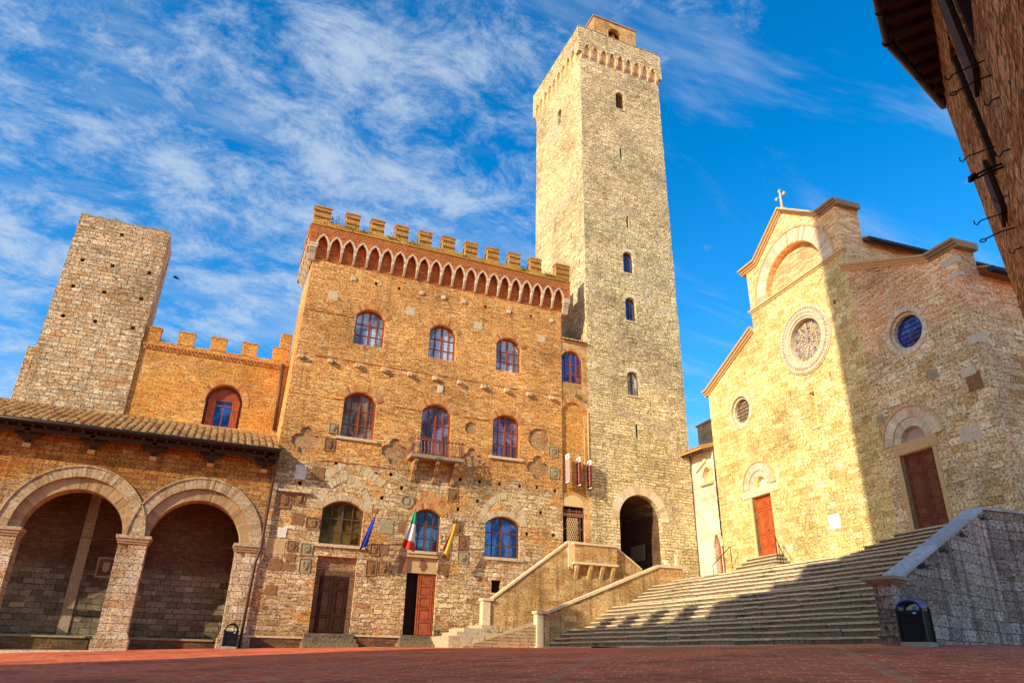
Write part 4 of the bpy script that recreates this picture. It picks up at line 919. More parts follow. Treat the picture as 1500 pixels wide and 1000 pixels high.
# inner order: recessed ring and jambs, full wall depth
for c in AC:
    b = MB(); ai = seg_arc(c, R0, SPR, SPR + R0 - .14, 40); ao = seg_arc(c, R0 + .43, SPR, SPR + R0 + .43, 40)
    b.ring(F, ai, ao, -1.1, -.16, 0, .0, .012); b.build('inner_order', 'vousdark', lg)
for c in AC:
    arch_ring(F, lg, seg_arc(c, R0 + .42, SPR, SPR + R0 + .42 - .001, 44), seg_arc(c, R0 + .42, SPR, SPR + R0 + .42 - .001, 44, .50), -.3, .035, 'vousl', 'arch_ring', .05, .01)
    t = MB(); a1 = seg_arc(c, R0 + .42, SPR, SPR + R0 + .419, 44, .50); a2 = seg_arc(c, R0 + .42, SPR, SPR + R0 + .419, 44, .58); t.ring(F, a1, a2, -.05, .09); t.build('hood_mould', 'vousl', lg)
for uc in [-15.4, -8.9, -3.17, 2.22]:
    hw = .84 if uc == -8.9 else .62 if uc < 0 else .60
    p = MB(); zb = gz(uc, 39.8) - .3
    p.box(F, uc - hw - .02, uc - hw + .46, -1.1, -.14, zb, SPR - .0); p.box(F, uc - hw + .46, uc + hw + .02, -1.1, .03, zb, SPR)
    po = p.build('pier', 'pier', lg)
    t = MB()
    for z0, z1, e in ((4.74, 4.84, .05), (4.84, 4.98, .10), (4.98, 5.13, .16)): t.box(F, uc - hw - e, uc + hw + e, -1.12 - e * .2, .04 + e, z0 + .001, z1)
    t.build('capital', 'vousl', po)
    t = MB()
    for z0, z1, e in ((zb, zb + .78, .16), (zb + .78, zb + .92, .11), (zb + .92, zb + 1.02, .06)): t.box(F, uc - hw - e, uc + hw + e, -1.15 - e * .2, .05 + e, z0, z1 - .001, 0, .012)
    t.build('base', 'pier', po)
# back wall, bench ledge, vault ceiling and floor
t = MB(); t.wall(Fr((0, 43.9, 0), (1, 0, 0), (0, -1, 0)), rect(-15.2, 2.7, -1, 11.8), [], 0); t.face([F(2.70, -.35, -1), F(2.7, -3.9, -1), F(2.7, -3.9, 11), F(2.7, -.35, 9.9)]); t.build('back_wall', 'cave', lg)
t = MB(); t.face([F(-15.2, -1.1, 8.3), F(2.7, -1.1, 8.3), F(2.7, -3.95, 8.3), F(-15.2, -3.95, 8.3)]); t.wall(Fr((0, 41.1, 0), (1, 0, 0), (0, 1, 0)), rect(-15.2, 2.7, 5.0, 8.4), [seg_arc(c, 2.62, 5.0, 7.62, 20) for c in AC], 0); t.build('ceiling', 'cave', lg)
t = MB(); t.box(Fr((0, 43.9, 0), (1, 0, 0), (0, -1, 0)), -15, 2.65, 0, .55, -1, .50, 0); t.box(Fr((0, 43.9, 0), (1, 0, 0), (0, -1, 0)), -15, 2.65, 0, .62, .502, .60, 1, .01); t.build('bench', ['plinth', 'darkcorn'], lg)
t = MB(); t.face([F(-15.2, .3, -.28), F(2.6, .3, .10), F(2.6, -3.9, .12), F(-15.2, -3.9, -.2)]); t.face([F(-15.2, .3, -.28), F(2.6, .3, .10), F(2.6, .3, -.3), F(-15.2, .3, -1.0)]); t.build('floor_slab', 'stepstone', lg)
t = MB(); t.box(Fr((0, 43.9, 0), (1, 0, 0), (0, -1, 0)), -5.95, -5.45, 0, .06, .6, 8.2, 0); t.build('pale_strip', 'stripstone', lg)
t = MB(); FBk = Fr((0, 43.9, 0), (1, 0, 0), (0, -1, 0)); t.box(FBk, -4.85, -4.05, 0, .05, 3.5, 4.35, 0)
for q in ((-4.9, -4.0, 4.35, 4.43), (-4.9, -4.0, 3.42, 3.5), (-4.9, -4.82, 3.5, 4.35), (-4.08, -4.0, 3.5, 4.35)): t.box(FBk, q[0], q[1], 0, .09, q[2], q[3], 1)
shield(t, FBk, -4.45, 3.93, .16, .5, .04, .1, 1); t.build('framed_relief', ['plinth', 'stripstone'], lg)
# roof: rows of half-round tiles
EZ, TZ, EY, TY = 9.98, 12.02, 38.85, 43.40
t = MB(); nr = 50
t.face([(-15.2, EY, EZ - .06), (2.9, EY, EZ - .06), (2.9, TY + .3, TZ + .07), (-15.2, TY + .3, TZ + .07)], 0)
for r in range(nr):
    x = -15.0 + r * .362
    if x > 2.86: break
    nt = 11
    for k in range(nt):
        f0, f1 = k / nt, (k + 1.12) / nt; ra, rb = .135 + random.uniform(-.008, .008), .115
        jx = random.uniform(-.03, .03); dz = random.uniform(0, .035)
        A_ = [Vector((x + jx + ra * math.cos(a), EY - .05 + (TY + .3 - EY) * f0, EZ + .03 + dz + (TZ - EZ) * f0 + ra * .85 * math.sin(a))) for a in [math.pi * i / 6 for i in range(7)]]
        B_ = [Vector((x + jx + rb * math.cos(a), EY - .05 + (TY + .3 - EY) * f1, EZ + (TZ - EZ) * f1 + rb * .85 * math.sin(a))) for a in [math.pi * i / 6 for i in range(7)]]
        t.mesh(A_ + B_, [(i, i + 1, 8 + i, 7 + i) for i in range(6)] + [tuple(range(6, -1, -1))], 0)
ro = t.build('roof', 'tile', lg)
t = MB(); t.box(WORLD, -15.2, 2.9, EY + .05, 40.3, 9.80, 9.88); 
t.face([(-15.2, EY + .05, 9.8), (2.9, EY + .05, 9.8), (2.9, 40, 9.78), (-15.2, 40, 9.78)])
for k in range(34): x = -15 + k * .535; t.hull([(x, EY + .1, 9.66), (x + .12, EY + .1, 9.66), (x + .12, EY + .1, 9.80), (x, EY + .1, 9.80)], [(x, 40, 9.66), (x + .12, 40, 9.66), (x + .12, 40, 9.8), (x, 40, 9.8)])
t.box(WORLD, -15.2, 2.85, EY + .3, EY + .5, 9.5, 9.66); t.build('eaves', 'eaves', lg)
t = MB(); t.tube([(-15.2, EY - .06, 9.90), (2.95, EY - .06, 9.90)], .09, 10); t.build('gutter', 'gutter', lg)
for u in (-11.5, -8.72, -5.95, -3.15, -.4, 2.3):
    t = MB(); t.box(F, u - .16, u + .16, .001, .22, 8.86, 9.05, 0, .01); t.box(F, u - .11, u + .11, .001, .16, 9.05, 9.62, 1)
    t.hull([F(u - .1, d, z) for d, z in ((.0, 9.62), (.85, 9.62), (.85, 9.5), (.45, 9.36), (.18, 9.1), (0, 9.1))], [F(u + .1, d, z) for d, z in ((.0, 9.62), (.85, 9.62), (.85, 9.5), (.45, 9.36), (.18, 9.1), (0, 9.1))], 1)
    t.box(F, u - .62, u + .62, .3, .5, 9.44, 9.62, 1); t.hull([F(u - .62, .3, 9.44), F(u + .62, .3, 9.44), F(u + .62, .5, 9.44), F(u - .62, .5, 9.44)], [F(u - .2, .3, 9.2), F(u + .2, .3, 9.2), F(u + .2, .5, 9.2), F(u - .2, .5, 9.2)], 1)
    t.build('eaves_bracket', ['tan', 'eaves'], lg)

# ------------------------------------------------------------------ EXTERIOR STAIR OF THE TOWN HALL
es = thing('outside_stair', 'narrow stone stair with a sloping wall climbing to a small balcony by the tower', 'staircase', (17, 38.6, gz(17, 38.6)))
X = Fr((0, 38.6, 0), (1, 0, 0), (0, -1, 0))
b = MB(); top = [(15.15, 2.85), (20.05, 6.36), (23.25, 6.32), (25.05, 5.1), (25.05, .2), (15.15, .2)]
b.prism(X, top[::-1], -.3, 0); b.build('wall', 'stairwall', es)
t = MB()
def slopebar(t, F_, a, c, d0, d1, h, mi=0, seg=1):
    for k in range(seg):
        p = (a[0] + (c[0] - a[0]) * k / seg, a[1] + (c[1] - a[1]) * k / seg); q = (a[0] + (c[0] - a[0]) * (k + 1) / seg, a[1] + (c[1] - a[1]) * (k + 1) / seg)
        e = .006
        t.prism(F_, [(p[0] + e, p[1]), (q[0] - e, q[1]), (q[0] - e, q[1] + h), (p[0] + e, p[1] + h)], d0, d1 + random.uniform(-.01, .01), mi)
slopebar(t, X, (15.0, 2.76), (20.05, 6.37), -.36, .07, .13, 0, 5); slopebar(t, X, (20.06, 6.37), (23.25, 6.33), -.36, .07, .13, 0, 3); slopebar(t, X, (23.26, 6.33), (25.1, 5.1), -.36, .07, .13, 0, 2)
t.build('coping', 'lcoping', es)
t = MB(); t.box(X, 14.72, 15.15, -.4, .1, 1.2, 2.9, 0, .01); t.box(X, 14.64, 15.3, -.46, .17, 2.9, 3.03); t.box(X, 14.66, 15.22, -.44, .15, 1.0, 1.42); t.build('end_post', 'lcoping', es)
t = MB(); t.box(X, 20.02, 20.3, -.38, .1, 4.9, 6.5, 0, .01); t.build('corner_post', 'lcoping', es)
# jutting balcony parapet on brackets
t = MB(); t.box(X, 20.3, 23.2, .0, .32, 5.3, 6.3, 0); t.box(X, 20.25, 23.25, .0, .4, 6.3, 6.42, 1); t.box(X, 20.25, 23.25, 0, .38, 5.18, 5.3, 1); bo = t.build('balcony_parapet', ['stairwall', 'lcoping'], es)
for u in (20.5, 21.4, 22.2, 22.95):
    t = MB(); pr = [(0, 5.18), (.34, 5.18), (.3, 4.95), (.1, 4.55), (0, 4.3)]; t.hull([X(u - .1, d, z) for d, z in pr], [X(u + .1, d, z) for d, z in pr]); t.build('bracket', 'tan', bo)
# steps behind the wall
for k in range(16):
    t = MB(); t.box(WORLD, 15.0 + k * .31, 20.2, 38.88, 39.98, .4, 1.45 + k * .24, 0, .006); t.build('step', 'stepstone', es)
t = MB(); t.box(WORLD, 20.2, 23.2, 38.88, 39.98, .4, 5.25); t.build('landing', 'stepstone', es)
for k, (x0, x1, y0, y1, zt) in enumerate(((12.2, 15.2, 36.6, 39.6, 1.02), (12.75, 15.2, 36.95, 39.6, 1.22), (13.2, 15.1, 37.25, 39.6, 1.42), (14.3, 15.1, 37.5, 39.6, 1.62))):
    t = MB(); x = x0
    while x < x1:
        w = random.uniform(.5, .9); t.box(WORLD, x, min(x + w, x1), y0, y1, .1, zt, 0, .02); x += w
    t.build('bottom_step', 'stepstone', es)
tuft((14.6, 37.2, 1.25), .22, 40, 'leaf', 'green weeds on the bottom steps of the outside stair')
tuft((12.6, 39.6, .7), .5, 120, 'leaf2', 'dark creeping weeds in the corner beside the open door', flat_=.9)
tuft((20.0, 38.4, 4.9), .22, 40, 'leaf', 'green weed under the corner of the stair balcony')
# ramp
rp = MB(); rp.hull([(12.9, 36.4, .3), (12.9, 38.2, .3), (25.8, 38.5, .3), (25.8, 36.3, .3)], [(12.9, 36.4, .50), (12.9, 38.2, .50), (25.8, 38.5, 4.3), (25.8, 36.3, 4.3)], 0)
ro = rp.build('ramp', 'cobble', None, at=(17, 37.3, .5), label='cobbled ramp rising between the two stair walls to the tower archway', category='ramp')
# ------------------------------------------------------------------ BIG CHURCH STAIR
NOS = [(17.25, .62), (17.62, .85), (17.97, 1.07), (18.35, 1.28), (18.72, 1.49), (19.75, 1.70), (20.1, 1.91), (20.45, 2.13), (20.8, 2.34), (21.15, 2.55), (21.5, 2.76), (22.5, 2.97), (22.85, 3.19), (23.2, 3.40), (23.55, 3.61), (23.9, 3.82), (24.25, 4.03), (25.3, 4.22), (25.65, 4.40)]
st = thing('church_stairs', 'broad flight of worn stone steps climbing to the church doors', 'staircase', (21, 26, .6))
def pary(x): return 15.36 + (x - 18.38) * (17.6 - 15.36) / (26.5 - 18.38)
YL = 36.3
for k, (x, z) in enumerate(NOS):
    tilt = .05 * max(0., 1 - k / 18.)
    xn = NOS[k + 1][0] if k + 1 < len(NOS) else 30.2
    t = MB(); y = YL; zb = NOS[k - 1][1] if k else -.2
    ye = pary(x + 21 * tilt) + .22
    while y > ye:
        w = random.uniform(.8, 2.2); y2 = max(y - w, ye); 
        if y2 - ye < .5: y2 = ye
        xa, xb = x + (YL - y) * tilt, x + (YL - y2) * tilt; xe = xn + .35 + (YL - y) * .05
        j = random.uniform(-.03, .03); jz = random.uniform(-.022, .012); e = .006
        yb = y2 if y2 > ye else min(pary(min(xe, 26.4)) + .2, y - .3)
        # riser block + nosing slab
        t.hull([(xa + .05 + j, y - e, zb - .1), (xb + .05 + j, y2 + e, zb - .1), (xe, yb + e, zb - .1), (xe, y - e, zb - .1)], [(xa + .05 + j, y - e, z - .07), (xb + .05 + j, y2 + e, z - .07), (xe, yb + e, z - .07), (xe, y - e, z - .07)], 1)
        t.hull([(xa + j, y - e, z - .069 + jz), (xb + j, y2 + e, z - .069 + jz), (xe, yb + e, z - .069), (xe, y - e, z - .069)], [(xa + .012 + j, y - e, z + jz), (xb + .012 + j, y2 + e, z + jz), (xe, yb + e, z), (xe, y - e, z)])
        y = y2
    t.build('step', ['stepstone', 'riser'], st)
t = MB(); t.face([(25.9, 36, 4.39), (26.2, 18.0, 4.39), (29.4, 17.9, 4.39), (33, 42, 4.39), (30.3, 42, 4.39), (30.3, 39.9, 4.39), (26.4, 39.9, 4.39), (26.4, 36, 4.39)]); t.build('landing', 'stepstone', st)
for i, (x, y, z) in enumerate(((19.9, 25.2, 1.72), (22.6, 24.0, 3.0), (20.3, 21.0, 1.93), (18.6, 30.5, 1.3), (21.2, 29.0, 2.57))):
    tuft((x, y, z), .16, 25, 'leaf', 'small green weed in a joint of the church stairs, %s' % ['low in the middle', 'high in the middle', 'low towards the right wall', 'lowest and farthest left', 'halfway up at left'][i], 'weeds on the church stairs')
# left stair parapet
lp_ = thing('stair_parapet', 'pale stone parapet with sloping coping on the left of the church stairs', 'parapet', (21, 36.4, .5))
X2 = Fr((0, 36.25, 0), (1, 0, 0), (0, -1, 0))
b = MB(); b.prism(X2, [(17.2, .1), (26.4, .1), (26.4, 5.05), (24.8, 5.05), (17.5, 2.2), (17.2, 2.2)], -.35, 0); b.build('wall', 'stairwall', lp_)
t = MB(); slopebar(t, X2, (17.45, 2.2), (24.8, 5.07), -.42, .08, .14, 0, 6); slopebar(t, X2, (24.81, 5.07), (26.45, 5.07), -.42, .08, .14, 0, 2); t.build('coping', 'lcoping', lp_)
t = MB(); t.box(X2, 16.92, 17.28, -.42, .06, .35, 2.22, 0, .01); t.box(X2, 16.84, 17.62, -.48, .14, 2.22, 2.36); t.box(X2, 16.86, 17.4, -.46, .12, .2, .62); t.build('end_post', 'lcoping', lp_)
t = MB(); t.box(X2, 26.05, 26.2, -.2, .0, 5.1, 5.9); t.build('small_post', 'lcoping', lp_)
t = MB(); t.box(X2, 25.5, 25.75, -.5, -.46, 5.3, 5.55); t.build('small_sign', 'paper', lp_)
# right stair parapet (skewed towards the church corner)
rpp = thing('stair_parapet', 'tall blackened stone parapet wall with grey sloping coping behind the litter bin', 'parapet', (22, 16.5, .7))
p0, p1, p2 = Vector((18.38, 15.36, 0)), Vector((26.5, 17.6, 0)), Vector((29.12, 17.35, 0))
dirp = (p1 - p0).normalized(); PR = Fr(p0, dirp, (dirp.y, -dirp.x, 0)); L1 = (p1 - p0).length
dir2 = (p2 - p1).normalized(); PR2 = Fr(p1, dir2, (dir2.y, -dir2.x, 0)); L2 = (p2 - p1).length
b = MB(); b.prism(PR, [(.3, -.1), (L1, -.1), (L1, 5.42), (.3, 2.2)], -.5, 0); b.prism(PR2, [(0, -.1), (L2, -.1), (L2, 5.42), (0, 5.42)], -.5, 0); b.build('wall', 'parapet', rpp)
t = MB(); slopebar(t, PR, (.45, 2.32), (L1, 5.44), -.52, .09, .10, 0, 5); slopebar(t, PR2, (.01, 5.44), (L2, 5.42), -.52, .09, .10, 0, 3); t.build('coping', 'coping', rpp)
t = MB(); t.box(PR, -.02, .55, -.52, .02, .3, 2.18, 0, .01); t.box(PR, -.09, .6, -.56, .08, .3, .78, 0, .01); t.box(PR, -.12, .64, -.6, .11, .78, .86); po = t.build('end_pillar', 'parapet', rpp)
t = MB()
for z0, z1, e in ((2.18, 2.24, .06), (2.24, 2.31, .14), (2.31, 2.40, .24)): t.box(PR, -.02 - e, .55 + e * .8, -.52 - e, .02 + e, z0, z1 - .001)
t.build('cap', 'darkcorn', po)
for i, (u, lab) in enumerate(((2.1, 'dark weeds under the low end of the grey coping'), (4.0, 'dark weeds under the middle of the grey coping'), (5.9, 'dark weeds under the upper part of the grey coping'), (8.2, 'dark weeds along the level top of the blackened parapet'))):
    zz = 2.3 + u * .37 if u < 7.9 else 5.4
    c = PR(u, .05, min(zz, 5.35) - .30); tuft(c, .30, 70, 'leaf2', lab, 'weeds growing under the parapet coping')

# ------------------------------------------------------------------ CHURCH
ang = math.radians(85.376); cd = Vector((math.cos(ang), math.sin(ang), 0)); cn = Vector((math.sin(ang), -math.cos(ang), 0))
CF = Fr((30.2, 30, 0), -cd, -cn)
ch = thing('church', 'church front of yellow stone with a rose window and two wooden doors', 'church', (29.9, 28, 4.4))
ROSE = (2.30, 17.25); OCR = (8.95, 14.9); OCL = (-4.42, 15.0)
LD = (-4.30, -2.50, 5.78, 9.33); RD = (7.10, 8.95, 5.58, 9.16)
LTY = opening(seg_arc(-3.08, .62, 9.9, 10.51, 14), 9.88); RTY = opening(seg_arc(8.05, .68, 9.72, 10.40, 14), 9.70)
b = MB()
front = [(-7.75, 3.9), (6.2, 3.9), (6.2, 21.0), (-2.1, 21.0), (-2.1, 19.7), (-7.75, 17.3)]
slits = [rect(1.9, 2.3, 12.1, 14.1), rect(3.64, 3.76, 14.15, 14.7), rect(.32, .44, 14.1, 14.7), rect(4.85, 5.0, 18.3, 18.55)]
b.wall(CF, ragged(front, .5, .015, skip=(0, 1, 2, 3, 4)), [circle(*ROSE, 1.30, 40), circle(*OCL, .98, 32), rect(*LD), LTY] + slits, 0, .38); b.build('front_wall', 'church', ch)
b = MB()
right = [(6.2, 3.9), (12.35, 3.9), (12.35, 17.62), (11.05, 17.62), (6.2, 19.82)]
b.wall(CF, right, [circle(*OCR, 1.0, 32), rect(*RD), RTY], 0, .38)
b.face([CF(12.35, 0, 3.9), CF(12.35, -30, 3.9), CF(12.35, -30, 16.4), CF(12.35, -1.2, 16.4), CF(12.35, -1.2, 17.62), CF(12.35, 0, 17.62)])
b.build('aisle_wall', 'aisle', ch)
b = MB()
gab = [(-2.1, 21.0), (6.2, 21.0), (6.2, 24.05), (5.0, 24.05), (2.05, 26.25), (-.9, 24.05), (-2.1, 24.05)]
ARC = seg_arc(2.05, 2.55, 21.2, 23.68, 24)
b.wall(CF, gab, [opening(ARC, 21.2)], 0, .42)
b.face([CF(6.2, 0, 17), CF(6.2, -1.6, 17), CF(6.2, -1.6, 24.0), CF(6.2, 0, 24.0)]); b.face([CF(-2.1, 0, 17), CF(-2.1, 0, 24), CF(-2.1, -1.6, 24), CF(-2.1, -1.6, 17)])
b.face([CF(u, -1.6, z) for u, z in gab]); b.face([CF(-2.1, 0, 24.05), CF(-2.1, -1.6, 24.05), CF(6.2, -1.6, 24.05), CF(6.2, 0, 24.05)])
b.build('gable_wall', 'gablebrick', ch)
t = MB(); t.box(CF, -.7, 4.8, -.55, -.42, 21.1, 23.9); t.build('blind_arch_back', 'gablebrick', ch)
arch_ring(CF, ch, seg_arc(2.05, 2.56, 21.2, 23.7, 44), seg_arc(2.05, 2.56, 21.2, 23.7, 44, .92), -.05, .03, 'vous', 'arch_ring', .05, .01)
t = MB(); t.ring(CF, seg_arc(2.05, 2.56, 21.2, 23.7, 40, .92), seg_arc(2.05, 2.56, 21.2, 23.7, 40, 1.04), -.04, .07); t.build('hood_mould', 'cornice', ch)
t = MB()
for z, e in ((20.95, .06), (21.05, .14)): t.box(CF, -2.1 - e, 6.2 + e, -.2, e, z, z + .098)
t.build('string_course', 'cornice', ch)
def cornice(path, parent, mat='cornice', back=.9):
    t = MB()
    for (a, c) in zip(path[:-1], path[1:]):
        for z0, z1, e in ((0, .12, .10), (.12, .24, .22), (.24, .36, .36)):
            t.prism(CF, [(a[0], a[1] + z0), (c[0], c[1] + z0), (c[0], c[1] + z1 - .002), (a[0], a[1] + z1 - .002)], -back, e)
    return t.build('cornice', mat, parent)
cornice([(-2.55, 23.95), (-.9, 23.98), (2.05, 26.18), (5.0, 23.98)], ch); cornice([(5.0, 23.98), (6.5, 23.98)], ch, 'darkcorn', 1.6)
cornice([(-8.1, 17.15), (-7.6, 17.2), (-2.1, 19.62)], ch); cornice([(6.0, 19.82), (11.05, 17.58)], ch); cornice([(11.06, 17.58), (12.65, 17.58)], ch, 'darkcorn', 1.2)
# white quoins near the corner
for q in ((11.55, 12.37, -.3, .02, 16.9, 17.25), (11.75, 12.37, -.3, .02, 16.2, 16.45), (11.9, 12.38, -.6, .025, 12.9, 13.3), (11.2, 11.9, -.3, .015, 11.6, 12.0)):
    t = MB(); t.box(CF, *q, 0, .01); t.build('quoin', 'marble', ch)
# side roofs, clerestory, rear masses
b = MB(); b.face([CF(6.2, -1.6, 19), CF(6.2, -30, 19), CF(6.2, -30, 21.9), CF(6.2, -1.6, 21.9)]); b.face([CF(-2.1, -1.6, 19), CF(-2.1, -30, 19), CF(-2.1, -30, 21.9), CF(-2.1, -1.6, 21.9)])
b.face([CF(-7.75, 0, 3.9), CF(-7.75, -30, 3.9), CF(-7.75, -30, 17.2), CF(-7.75, 0, 17.2)])
b.box(CF, 6.15, 6.35, -4.4, -4.25, 21.0, 21.5); b.build('side_wall', 'gablebrick', ch)
b = MB()
b.face([CF(12.9, -1.2, 16.5), CF(12.9, -30, 16.5), CF(6.25, -30, 19.6), CF(6.25, -1.2, 19.6)]); b.face([CF(-8.2, -.9, 17.3), CF(-8.2, -30, 17.3), CF(-2.1, -30, 19.8), CF(-2.1, -.9, 19.8)])
b.face([CF(6.6, -1.6, 21.95), CF(6.6, -30, 21.95), CF(2.05, -30, 23.6), CF(2.05, -1.6, 23.6)]); b.face([CF(-2.5, -1.6, 21.95), CF(-2.5, -30, 21.95), CF(2.05, -30, 23.6), CF(2.05, -1.6, 23.6)])
for (u, z, d0) in ((12.85, 16.55, 1.3), (6.55, 22.0, 1.7)):
    for k in range(60):
        d = -d0 - k * .4; t0 = [CF(u + .05, d + .14 * math.cos(a), z + .13 * math.sin(a)) for a in [math.pi * i / 5 for i in range(6)]]; t1 = [CF(u - 2.5, d + .14 * math.cos(a), z + (1.15 if u > 8 else .9) + .13 * math.sin(a)) for a in [math.pi * i / 5 for i in range(6)]]
        b.hull(t0, t1)
b.build('roof', 'tile', ch)
t = MB()
for u, z, d0 in ((12.95, 16.42, 1.1), (6.68, 21.85, 1.55)): t.tube([CF(u, -d0, z), CF(u, -30, z)], .14, 10)
t.build('gutter', 'gutgrey', ch)
# rose window
rw = MB()
n = 64
def ringpath(c, r): return circle(*c, r, n) + [(c[0] + r, c[1])]
for r0, r1, e0, e1 in ((1.28, 1.42, -.3, .03), (1.42, 1.62, -.1, .09), (1.62, 1.74, -.1, .13), (1.90, 2.02, -.1, .12), (2.02, 2.10, -.1, .07)): rw.ring(CF, ringpath(ROSE, r0), ringpath(ROSE, r1), e0, e1)
rw.ring(CF, ringpath(ROSE, 1.74), ringpath(ROSE, 1.90), -.1, .05)
for k in range(56):
    a = 2 * math.pi * k / 56; c, s_ = math.cos(a), math.sin(a)
    q = [(ROSE[0] + r * c + w * -s_, ROSE[1] + r * s_ + w * c) for r, w in ((1.75, -.05), (1.89, -.05), (1.89, .05), (1.75, .05))]; rw.prism(CF, q, .04, .11)
ro = rw.build('rose_window', 'marble', ch)
t = MB(); t.prism(CF, circle(*ROSE, 1.3, 40), -.38, -.30); t.build('stained_glass', 'stained', ro)
t = MB()
for k in range(12):
    a = 2 * math.pi * k / 12 + .13; t.tube([CF(ROSE[0] + .28 * math.cos(a), -.27, ROSE[1] + .28 * math.sin(a)), CF(ROSE[0] + 1.28 * math.cos(a), -.27, ROSE[1] + 1.28 * math.sin(a))], .03, 5)
    a2 = a + math.pi / 12; t.tube([CF(ROSE[0] + .98 * math.cos(a2) + .2 * math.cos(w), -.27, ROSE[1] + .98 * math.sin(a2) + .2 * math.sin(w)) for w in [2 * math.pi * i / 10 for i in range(11)]], .018, 4, cap=False)
for r in (.28, .62): t.tube([CF(ROSE[0] + r * math.cos(w), -.27, ROSE[1] + r * math.sin(w)) for w in [2 * math.pi * i / 24 for i in range(25)]], .025, 5, cap=False)
t.build('tracery', 'marble', ro)
for c, mt, r in ((OCR, 'bluestain', .98), (OCL, 'mesh', .96)):
    t = MB(); t.ring(CF, ringpath(c, r - .16), ringpath(c, r), -.36, -.12); t.ring(CF, ringpath(c, r), ringpath(c, r + .22), -.05, .025); o = t.build('round_window', 'vous', ch)
    t = MB(); t.prism(CF, circle(*c, r - .1, 32), -.40, -.34); t.build('pane', mt, o)
    t = MB()
    for k in range(-3, 4):
        h_ = math.sqrt(max(0, (r - .16) ** 2 - (k * .24) ** 2)); t.box(CF, c[0] - h_, c[0] + h_, -.34, -.31, c[1] + k * .24 - .012, c[1] + k * .24 + .012)
    t.build('bars', 'iron', o)
t = MB()
for s_ in slits: t.prism(CF, [(p[0] * 1, p[1]) for p in s_], -.42, -.36)
t.build('slit_opening', 'hole', ch)
t = MB(); t.prism(CF, rect(1.9, 2.3, 12.1, 14.1), -.35, -.30); t.build('slit_shutter', 'plaster', ch)
t = MB(); t.box(CF, 1.75, 2.5, -.1, .06, 11.95, 12.09); t.build('sill', 'marble', ch)
# portals
def portal(D, uc, zs, ri, mid, outr, mat_door, lint, tymp, lu, surround):
    u0, u1, z0, z1 = D
    door(CF, ch, u0 + .02, u1 - .02, z0, z1 - .02, -.22, mat_door, 2, panels=((.02, .15), (.2, .32), (.38, .76), (.82, .95)))
    t = MB(); t.box(CF, lu[0], lu[1], -.3, .05, z1, zs, 0, .008); t.build('lintel', lint, ch)
    t = MB(); t.box(CF, u0 - .22, u0, -.25, .03, z0 - .6, z1 - .003); t.box(CF, u1, u1 + .22, -.25, .03, z0 - .6, z1 - .003); t.build('door_jamb', surround, ch)
    arch_ring(CF, ch, seg_arc(uc, ri, zs, zs + ri - .01, 20), seg_arc(uc, mid, zs, zs + mid - .01, 20), -.3, .03, 'marble', 'portal_arch', .03)
    arch_ring(CF, ch, seg_arc(uc, mid, zs, zs + mid - .01, 22), seg_arc(uc, outr, zs, zs + outr - .01, 22), -.05, .09, 'marble' if tymp == 'whiteplq' else 'vous', 'portal_arch', .03)
    t = MB(); t.ring(CF, seg_arc(uc, outr, zs, zs + outr - .01, 30), seg_arc(uc, outr + .10, zs, zs + outr + .09, 30), -.05, .15); t.build('hood_mould', 'cornice', ch)
    t = MB(); t.prism(CF, opening(seg_arc(uc, ri, zs, zs + ri - .01, 14), zs), -.36, -.24); t.build('tympanum', tymp, ch)
portal(LD, -3.08 - .3, 9.86, .62, .98, 1.48, 'orangewood', 'marble', 'whiteplq', (-5.2, -1.65), 'plaster')
portal(RD, 8.05, 9.68, .68, 1.10, 1.62, 'chestnut', 'tan', 'pinkplaster', (6.84, 9.3), 'tan')
for k in range(6):
    t = MB(); dz = (5.76 - 4.4) / 6
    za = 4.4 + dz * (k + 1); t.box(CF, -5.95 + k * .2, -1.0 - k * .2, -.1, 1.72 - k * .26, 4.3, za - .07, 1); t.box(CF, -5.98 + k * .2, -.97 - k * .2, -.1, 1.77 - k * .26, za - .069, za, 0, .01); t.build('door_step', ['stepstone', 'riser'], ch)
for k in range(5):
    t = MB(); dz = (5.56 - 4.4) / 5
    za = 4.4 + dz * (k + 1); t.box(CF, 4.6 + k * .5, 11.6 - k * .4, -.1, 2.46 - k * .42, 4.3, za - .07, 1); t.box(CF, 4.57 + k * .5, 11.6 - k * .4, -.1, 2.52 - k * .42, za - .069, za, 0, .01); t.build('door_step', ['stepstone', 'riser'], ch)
# cross
t = MB(); cx, cz = 2.05, 26.5
t.tube([CF(cx, -.1, cz), CF(cx, -.1, cz + 1.35)], [.10, .045], 8)
t.tube([CF(cx - .34, -.1, cz + .98), CF(cx + .34, -.1, cz + .98)], .042, 8)
for p in ((cx - .36, cz + .98), (cx + .36, cz + .98), (cx, cz + 1.38)):
    for q in ((0, .065), (.065, 0), (-.065, 0), (0, -.065), (0, 0)): t.tube([CF(p[0] + q[0], -.15, p[1] + q[1]), CF(p[0] + q[0], -.05, p[1] + q[1])], .055, 8)
t.box(CF, cx - .18, cx + .18, -.28, .08, 26.3, 26.52); t.build('cross', 'marble', ch)
t = MB(); t.box(CF, 1.86, 2.62, .001, .03, 6.52, 7.22); t.box(CF, 1.83, 2.65, .0, .02, 6.49, 7.25)
t.build('notice_board', 'paper', None, at=CF(2.2, 0, 6.5), label='blank white notice fixed low on the sunlit church wall', category='notice')
